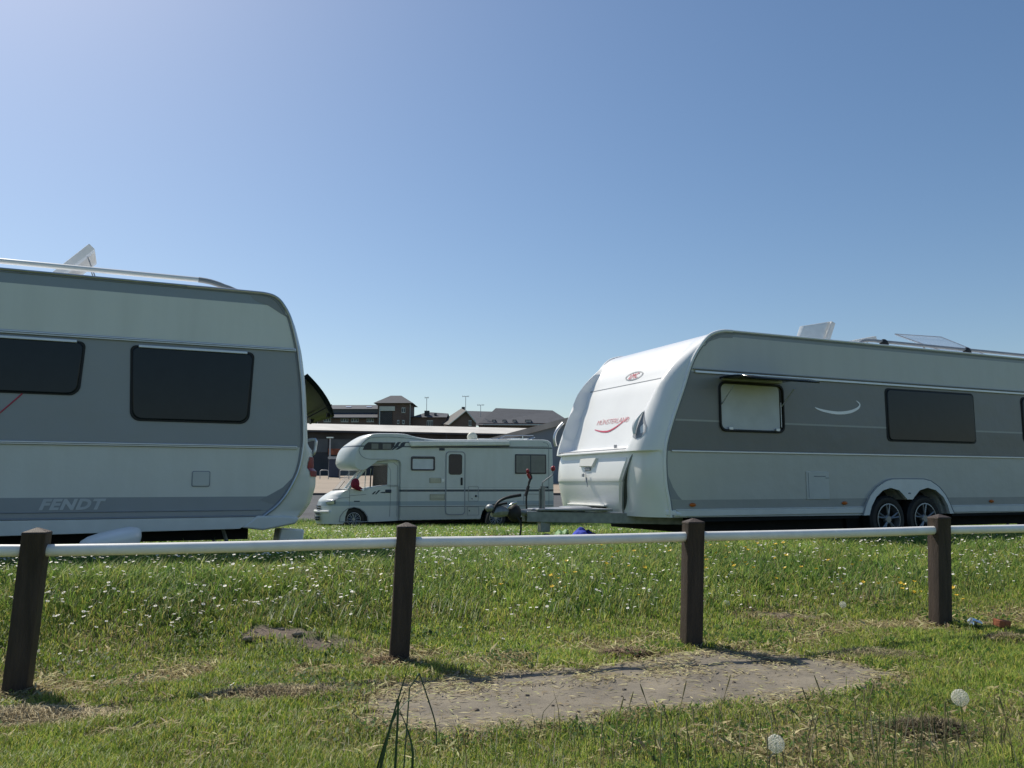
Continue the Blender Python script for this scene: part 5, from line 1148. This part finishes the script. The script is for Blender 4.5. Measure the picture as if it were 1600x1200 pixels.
# toys and cloth under the drawbar
def cloth(name, m, x, y, w, d, h, seed, label, cat):
    n = 26; X, Y = np.meshgrid(np.linspace(-1, 1, n), np.linspace(-1, 1, n)); r = np.hypot(X, Y); hh = h*(fbm(X+seed*3, Y, 1.8, seed)*1.3*np.clip(1-r**3, 0, 1)+.05*np.clip(1-r, 0, 1))
    g = hz(x, y)+.07; q = MB(); q.grid([[(x+X[i, j]*w*(1+.15*math.sin(3*Y[i, j]+seed)), y+Y[i, j]*d, g+hh[i, j]) for j in range(n)] for i in range(n)]); o = q.build(name, M[m], angle=60); so = o.modifiers.new('thick', 'SOLIDIFY'); so.thickness = .008; tag(o, label, cat)
cloth('blue_cloth', 'blue', 1.0, 11.6, .2, .22, .17, 3, 'crumpled bright blue cloth in the grass beneath the caravan drawbar', 'cloth')
cloth('green_bag', 'green', .72, 12.1, .15, .15, .12, 5, 'small pale green plastic bag lying behind the jockey wheel', 'bag')
def red_basket():
    x, y = -.12, 11.6; g = hz(x, y)-.05; root = empty('red_crate', (x, y, g), R(12), 'orange red slatted plastic crate half hidden in grass below the tow hitch', 'crate')
    q = MB(); q.box(-.16, .16, -.12, .12, 0, .02)
    for z in (.04, .08, .12):
        q.box(-.165, .165, -.125, -.115, z, z+.022); q.box(-.165, .165, .115, .125, z, z+.022); q.box(-.165, -.155, -.125, .125, z, z+.022); q.box(.155, .165, -.125, .125, z, z+.022)
    for X in (-.16, -.05, .05, .16): q.box(X-.008, X+.008, -.128, -.112, 0, .142); q.box(X-.008, X+.008, .112, .128, 0, .142)
    q.build('basket', M['orangered'], root, smooth=False)
red_basket()
q = MB(); q.lathe([(.001, 0), (.13, 0), (.16, .06), (.17, .32), (.14, .36), (.05, .38), (.04, .42), (.001, .42)], (0, 0, 0), 'z', 20); o = q.build('water_container', M['bluep'], angle=50); o.location = (8.7, 14.2, hz(8.7, 14.2)); tag(o, 'dark blue plastic water container behind the right caravan', 'container')

# ================================================================== background buildings
def part(parent, name, m, fn, **kw):
    q = MB(); fn(q); return q.build(name, M[m] if isinstance(m, str) else m, parent, smooth=False, **kw)
def win(parent, x0, x1, z0, z1, Y, n=2, fm='wframe'):
    q = MB(); q.box(x0, x1, Y-.06, Y+.02, z0, z1); f = q.build('window', M[fm], parent, smooth=False)
    w = (x1-x0)/n; g = MB()
    for k in range(n): g.box(x0+k*w+w*.14, x0+(k+1)*w-w*.14, Y-.08, Y-.055, z0+.12, z1-.12)
    g.build('pane', M['pane'], f, smooth=False); return f
def c8(x, y): return 470+x*.13125, 600+y*.13125
def c7(x, y): return 600+x*.175, 600+y*.175
GB = 1.5
def apartments():
    root = empty('apartment_block', (-30, 133, GB), 0, 'long brown brick block with dark roof and two bright skylights left of the tower', 'building'); root.location = (0, 0, 0)
    part(root, 'wall', 'brick', lambda q: q.box(-52, -20.9, 130, 141, GB-1, 11.5))
    def roof(q):
        q.quad((-52.5, 129.4, 11.35), (-20.9, 129.4, 11.35), (-20.9, 132.2, 12.35), (-52.5, 132.2, 12.35)); q.quad((-52.5, 129.4, 11.35), (-52.5, 129.4, 11.2), (-20.9, 129.4, 11.2), (-20.9, 129.4, 11.35))
        q.quad((-52.5, 131.6, 12.86), (-20.9, 131.6, 12.86), (-20.9, 135.5, 13.85), (-52.5, 135.5, 13.85)); q.quad((-20.9, 141.5, 11.3), (-52.5, 141.5, 11.3), (-52.5, 135.5, 13.85), (-20.9, 135.5, 13.85)); q.quad((-52.5, 129.4, 11.35), (-52.5, 132.2, 12.35), (-52.5, 135.5, 13.85), (-52.5, 141.5, 11.3))
    part(root, 'roof', 'tile', roof)
    part(root, 'clerestory', 'pane', lambda q: q.box(-52, -20.95, 132, 133, 12.2, 12.9))
    for cx, w in ((544.5, 3.6), (576.5, 3.6)):
        a = at(cx, 634.5, 133.2); part(root, 'skylight', 'alu', lambda q: q.quad((a.x-.42, 133.0, 13.30), (a.x+.42, 133.0, 13.30), (a.x+.42, 133.75, 13.50), (a.x-.42, 133.75, 13.50)))
    for (u0, u1) in ((275, 358), (478, 565), (600, 688), (785, 870)):
        a = at(*c8(u0, 400), 130); b = at(*c8(u1, 455), 130); win(root, a.x, b.x, b.z, a.z-.05, 130, 3)
    for k in range(8): win(root, -50+k*2.6, -48.6+k*2.6, 9.9, 11, 130, 3)
def tower():
    root = empty('brick_tower', (0, 0, 0), 0, 'square brick stair tower with a pointed hipped slate roof', 'tower')
    part(root, 'wall', 'brick', lambda q: q.box(-20.9, -15.9, 129, 135, GB-1, 13.6))
    def roof(q):
        A = [(-21.5, 128.4, 13.5), (-15.35, 128.4, 13.5), (-15.35, 135.6, 13.5), (-21.5, 135.6, 13.5)]; B = [(-19.3, 131.6, 14.98), (-17.6, 131.6, 14.98)]
        q.quad(A[0], A[1], B[1], B[0]); q.quad(A[1], A[2], B[1]); q.quad(A[2], A[3], B[0], B[1]); q.quad(A[3], A[0], B[0]); q.quad(*A[::-1])
    part(root, 'roof', 'tile', roof)
    part(root, 'white_panel', 'fascia', lambda q: q.box(-20.45, -18.2, 128.7, 129, 12.3, 13.0))
    part(root, 'dark_cladding', 'brickd', lambda q: q.box(-20.45, -18.6, 128.85, 129, 9, 12.29))
    part(root, 'downpipe', 'wframe', lambda q: q.box(-20.62, -20.48, 128.8, 128.95, 9, 13.0))
    part(root, 'rainwater_pipe', 'wframe', lambda q: q.box(-15.88, -15.80, 128.9, 129.0, 9, 13.4))
    a = at(*c8(1200, 280), 129); b = at(*c8(1245, 345), 129); win(root, a.x, b.x, b.z, a.z, 129, 2)
    a = at(*c8(1148, 430), 129); b = at(*c8(1172, 478), 129); win(root, a.x, b.x, b.z, a.z, 129, 1); a = at(*c8(1208, 430), 129); b = at(*c8(1235, 478), 129); win(root, a.x, b.x, b.z, a.z, 129, 1)
def low_house():
    root = empty('brick_house', (0, 0, 0), 0, 'low brick house with a chimney just right of the tower', 'house')
    part(root, 'wall', 'brick', lambda q: q.box(-15.85, -10.3, 130.3, 138, GB-1, 11.45))
    def roof(q):
        q.quad((-15.9, 129.9, 11.4), (-13.2, 129.9, 11.4), (-13.0, 133, 12.45), (-13.7, 133, 12.45)); q.quad((-13.2, 129.9, 11.4), (-10.2, 129.9, 11.4), (-10.2, 133, 12.25), (-13.0, 133, 12.45)); q.quad((-15.9, 129.9, 11.4), (-13.7, 133, 12.45), (-15.9, 138, 11.4)); q.quad((-13.7, 133, 12.45), (-10.2, 133, 12.25), (-10.2, 138, 11.4), (-15.9, 138, 11.4))
    rf = part(root, 'roof', 'tile', roof)
    part(rf, 'chimney', 'brickd', lambda q: q.box(-13.8, -13.05, 130.6, 131.4, 11.3, 12.5)); part(rf, 'roof_vent', 'pane', lambda q: q.box(-12.3, -11.9, 131, 131.5, 11.8, 12.15))
    a = at(*c7(383, 325), 130.3); b = at(*c7(437, 370), 130.3); win(root, a.x, b.x, b.z-.4, a.z, 130.3, 3)
def gable_house():
    root = empty('gabled_house', (0, 0, 0), 0, 'brick house with a white edged front gable and a tiled slope coloured as sunlit', 'house')
    A = at(*c7(580, 366), 126); P = at(*c7(735, 240), 126); B = at(*c7(822, 345), 126)
    A2 = at(*c7(482, 352), 133); P2 = at(*c7(690, 218), 133); B2 = B+Vector((-.8, 7, .3))
    def wall(q):
        q.quad((A.x, 126, GB-1), (B.x, 126, GB-1), tuple(B), tuple(P), tuple(A)); q.quad((A2.x, 133, GB-1), (A.x, 126, GB-1), tuple(A), tuple(A2)); q.quad((B.x, 126, GB-1), (B2.x, 133, GB-1), tuple(B2), tuple(B))
    part(root, 'wall', 'brick', wall)
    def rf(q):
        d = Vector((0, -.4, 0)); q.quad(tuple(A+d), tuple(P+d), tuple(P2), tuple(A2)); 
    part(root, 'sunlit_roof_slope', 'tile_lit', rf)  # left slope of the same roof, sunlight painted in by the paler tile
    part(root, 'roof', 'tile', lambda q: q.quad(tuple(P+Vector((0, -.4, 0))), tuple(B+Vector((0, -.4, 0))), tuple(B2), tuple(P2)))
    def barge(q):
        for u, v in ((A, P), (P, B)):
            q.tube([u+Vector((0, -.45, 0)), v+Vector((0, -.45, 0))], .09, 5)
    part(root, 'bargeboard', 'wframe', barge)
    a = at(*c7(755, 325), 126); b = at(*c7(783, 375), 126); win(root, a.x, b.x, b.z, a.z, 126, 2)
    q = MB(); c = at(*c7(708, 225), 133.5); q.box(c.x-.25, c.x+.25, 133.2, 134, c.z-1.5, c.z+.35); q.build('chimney', M['brickd'], root, smooth=False)
def hip_house():
    root = empty('hipped_roof_block', (0, 0, 0), 0, 'wide brick block with a big dark hipped roof and small dormer windows', 'building')
    part(root, 'wall', 'brick', lambda q: q.box(-5.2, 11.5, 130, 142, GB-1, 10.5))
    def roof(q):
        A = [at(*c7(838, 366), 129.4), at(*c7(1720, 372), 129.4)]; R_ = [at(*c7(998, 215), 136), at(*c7(1505, 236), 136)]
        A.append(Vector((A[1].x, 143, A[1].z))); A.append(Vector((A[0].x, 143, A[0].z)))
        q.quad(A[0], A[1], R_[1], R_[0]); q.quad(A[1], A[2], R_[1]); q.quad(A[2], A[3], R_[0], R_[1]); q.quad(A[3], A[0], R_[0])
        q.quad(at(*c7(738, 240), 138), at(*c7(965, 246), 138), at(*c7(880, 372), 131), at(*c7(780, 372), 131))
    rf = part(root, 'roof', 'tile', roof)
    a = at(*c7(885, 365), 129.3); b = at(*c7(1500, 378), 129.3); part(root, 'gutter', 'wframe', lambda q: q.quad((a.x, 129.3, a.z-.02), (b.x, 129.3, a.z-.02), (b.x, 129.3, a.z+.12), (a.x, 129.3, a.z+.12)))
    for cx in (982, 1075, 1165, 1275, 1298):
        c = at(*c7(cx, 336), 131.5); k = MB(); k.box(c.x-.30, c.x+.30, c.y-.8, c.y+.8, c.z-.28, c.z+.25); d = k.build('dormer', M['tile'], rf, smooth=False); g = MB(); g.box(c.x-.22, c.x+.22, c.y-.84, c.y-.79, c.z-.2, c.z+.15); g.build('pane', M['verge'], d, smooth=False)
def station():
    a = R(18); root = empty('shop_building', (-19.7, 80, 0), a, 'low dark fronted shop building with a long pale metal roof', 'building')
    part(root, 'wall', 'shop', lambda q: q.box(-30, 26, 1.5, 10, .5, 6.1))
    part(root, 'roof', 'fascia', lambda q: (q.quad((-31, 0, 6.17), (27, 0, 6.17), (27, 4.6, 7.12), (-31, 4.6, 7.12)), q.quad((-31, 0, 6.12), (-31, 0, 6.17), (-31, 4.6, 7.12), (-31, 4.6, 7.0)), q.quad((27, 4.6, 7.12), (27, 10.5, 6.0), (-31, 10.5, 6.0), (-31, 4.6, 7.12))))
    part(root, 'soffit', 'shop', lambda q: q.box(-31, 27, .02, 2, 6.0, 6.14))
    for i in range(-10, 13):
        x0 = i*2.3
        part(root, 'shop_window', 'shopglass', lambda q: q.box(x0+.15, x0+2.1, 1.42, 1.49, 4.1, 5.4)); 
        if i % 2: part(root, 'shop_door', 'shopglass', lambda q: q.box(x0+.3, x0+1.9, 1.42, 1.49, 1.7, 3.6))
        if i % 3 == 0: part(root, 'canopy_post', 'shop', lambda q: q.box(x0-.06, x0+.06, .3, .42, 1.0, 6.0))
    part(root, 'orange_sign', 'signo', lambda q: q.box(2.15, 3.6, 1.3, 1.4, 3.85, 4.45)); part(root, 'yellow_sign', 'signy', lambda q: q.box(3.65, 5.0, 1.3, 1.4, 4.0, 4.8)); part(root, 'blue_sign', 'bluesign', lambda q: q.box(9.0, 10.8, 1.3, 1.4, 5.0, 5.85))
def warehouse():
    root = empty('warehouse', (0, 0, 0), 0, 'blue grey clad shed with a broad grey roof verge beside the right caravan', 'building')
    a = at(*c7(955, 480), 60); b = at(*c7(1600, 310), 60); k = (b.z-a.z)/(b.x-a.x); px_ = 11.0; pz_ = a.z+k*(px_-a.x); x2 = 2*px_-a.x
    a2 = a-Vector((.5, 0, .5*k))
    part(root, 'wall', 'cladding', lambda q: q.quad((a.x+1.2, 60.3, 0), (x2, 60.3, 0), (x2, 60.3, a.z), (px_, 60.3, pz_-.3), (a.x+1.2, 60.3, a.z-.1+1.2*k)))
    part(root, 'side_wall', 'cladding', lambda q: (q.quad((a.x+1.2, 60.3, 0), (a.x+1.2, 60.3, a.z), (a.x+1.2, 76, a.z), (a.x+1.2, 76, 0))))
    def ver(q):
        q.quad((a2.x, 60, a2.z-.42), (px_, 60, pz_-.42), (px_, 60, pz_), (a2.x, 60, a2.z)); q.quad((px_, 60, pz_-.42), (x2, 60, a.z-.42), (x2, 60, a.z), (px_, 60, pz_))
        q.quad((a2.x, 60, a2.z), (px_, 60, pz_), (px_, 76, pz_), (a2.x, 76, a2.z)); q.quad((px_, 60, pz_), (x2, 60, a.z), (x2, 76, a.z), (px_, 76, pz_)); q.quad((a2.x, 60, a2.z-.42), (a2.x, 60.3, a2.z-.42), (px_, 60.3, pz_-.42), (px_, 60, pz_-.42))
    part(root, 'roof', 'verge', ver)
apartments(); tower(); low_house(); gable_house(); hip_house(); station(); warehouse()
def aerial(px, top, bot, Y, label, s=1):
    c = at(px, bot, Y); t = at(px, top, Y); root = empty('roof_aerial', (c.x, Y, c.z), 0, label, 'aerial', 'television aerials on the roofs'); h = t.z-c.z
    part(root, 'mast', 'steel', lambda q: q.tube([(0, 0, -.6), (0, 0, h)], .045, 5))
    part(root, 'antenna', 'steel', lambda q: [q.tube([(-.55*s, 0, h-.05), (.55*s, 0, h-.02)], .035, 4)]+[q.tube([(u*s, -.25, h-.03), (u*s, .25, h-.03)], .02, 4) for u in (-.5, -.3, -.1, .1, .3, .5)]+[q.tube([(u*s, 0, h-.15), (u*s, 0, h+.12)], .02, 4) for u in (-.5, -.25, .25, .5)])
aerial(666.5, 621, 642, 133, 'slim television aerial on the low brick house beside the tower', .6)
aerial(727.5, 619, 641, 134, 'tallest wide television aerial above the gabled house')
aerial(751, 632.5, 646, 132.5, 'television aerial just left of the big hipped roof')
# street things on the plaza
c = at(514.5, 745, 73); gz0 = hz(c.x, c.y)+.05
root = empty('lamp_post', (c.x, c.y, gz0), 0, 'slim grey lamp post with a flat head in front of the dark shops', 'lamp post')
part(root, 'pole', 'steel', lambda q: q.tube([(0, 0, 0), (0, 0, 3.4)], [.09, .06], 8)); part(root, 'lamp_head', 'alu', lambda q: q.box(-.3, .3, -.15, .15, 3.38, 3.48))
for i, (x0, x1, lab) in enumerate(((500, 513, 'steel hoop bicycle stand left of the lamp post'), (531, 545, 'steel hoop bicycle stand right of the dark cabinet'))):
    a = at(x0, 747, 68); b = at(x1, 747, 68); g = hz(a.x, 68)+.05; q = MB(); q.tube(smoothpts([(0, 0, 0), (0, 0, .55), (.08, 0, .70), (b.x-a.x-.08, 0, .70), (b.x-a.x, 0, .55), (b.x-a.x, 0, 0)], 3), .035, 8); o = q.build('bike_stand', M['steel']); o.location = (a.x, 68, g); tag(o, lab, 'bike stand', 'bike stands on the plaza')
c = at(522, 745, 72); root = empty('street_cabinet', (c.x, c.y, hz(c.x, c.y)+.05), 0, 'dark blue street cabinet with a pale rounded top by the lamp post', 'cabinet')
q = MB(); q.box(-.42, .42, -.3, .3, 0, 1.55); q.build('body', M['bin'], root, bevel=.04); q = MB(); q.prism(rr(-.5, 1.55, .5, 1.78, .1), -.36, .36); q.build('lid', M['steel'], root)
# ================================================================== light
w = bpy.data.worlds.new('World'); sc.world = w; w.use_nodes = True
WN, WL = w.node_tree.nodes, w.node_tree.links
sky = WN.new('ShaderNodeTexSky'); sky.sky_type = 'NISHITA'; sky.sun_disc = False
EL, AZ = R(49), math.atan2(-.69, .72)    # azimuth measured from +Y toward +X
sky.sun_elevation = EL; sky.sun_rotation = AZ; sky.air_density = SKY_AIR = 1.0; sky.dust_density = .85; sky.ozone_density = 2.6; sky.altitude = 0
bg = WN['Background']; bg.inputs['Strength'].default_value = .112
hs = WN.new('ShaderNodeHueSaturation'); hs.inputs['Saturation'].default_value = 1.13
WL.new(sky.outputs[0], hs.inputs['Color']); tn = WN.new('ShaderNodeMix'); tn.data_type = 'RGBA'; tn.blend_type = 'MULTIPLY'; tn.inputs['Factor'].default_value = 1; tn.inputs['B'].default_value = (1.01, .985, .95, 1)
WL.new(hs.outputs[0], tn.inputs['A']); WL.new(tn.outputs['Result'], bg.inputs['Color'])
sun = bpy.data.objects.new('sun', bpy.data.lights.new('sun', 'SUN')); COL.objects.link(sun)
sun.data.energy = 4.5; sun.data.angle = R(.5); sun.data.color = (1, .94, .82)
d = Vector((math.sin(AZ)*math.cos(EL), math.cos(AZ)*math.cos(EL), math.sin(EL)))
sun.rotation_euler = d.to_track_quat('Z', 'Y').to_euler()
vs_ = sc.view_settings; sc.display_settings.display_device = 'sRGB'; vs_.view_transform = 'Standard'; vs_.look = 'None'; vs_.exposure = 0; vs_.gamma = 1
sc.cycles.max_bounces = 6; sc.cycles.transparent_max_bounces = 12; sc.cycles.caustics_reflective = False; sc.cycles.caustics_refractive = False
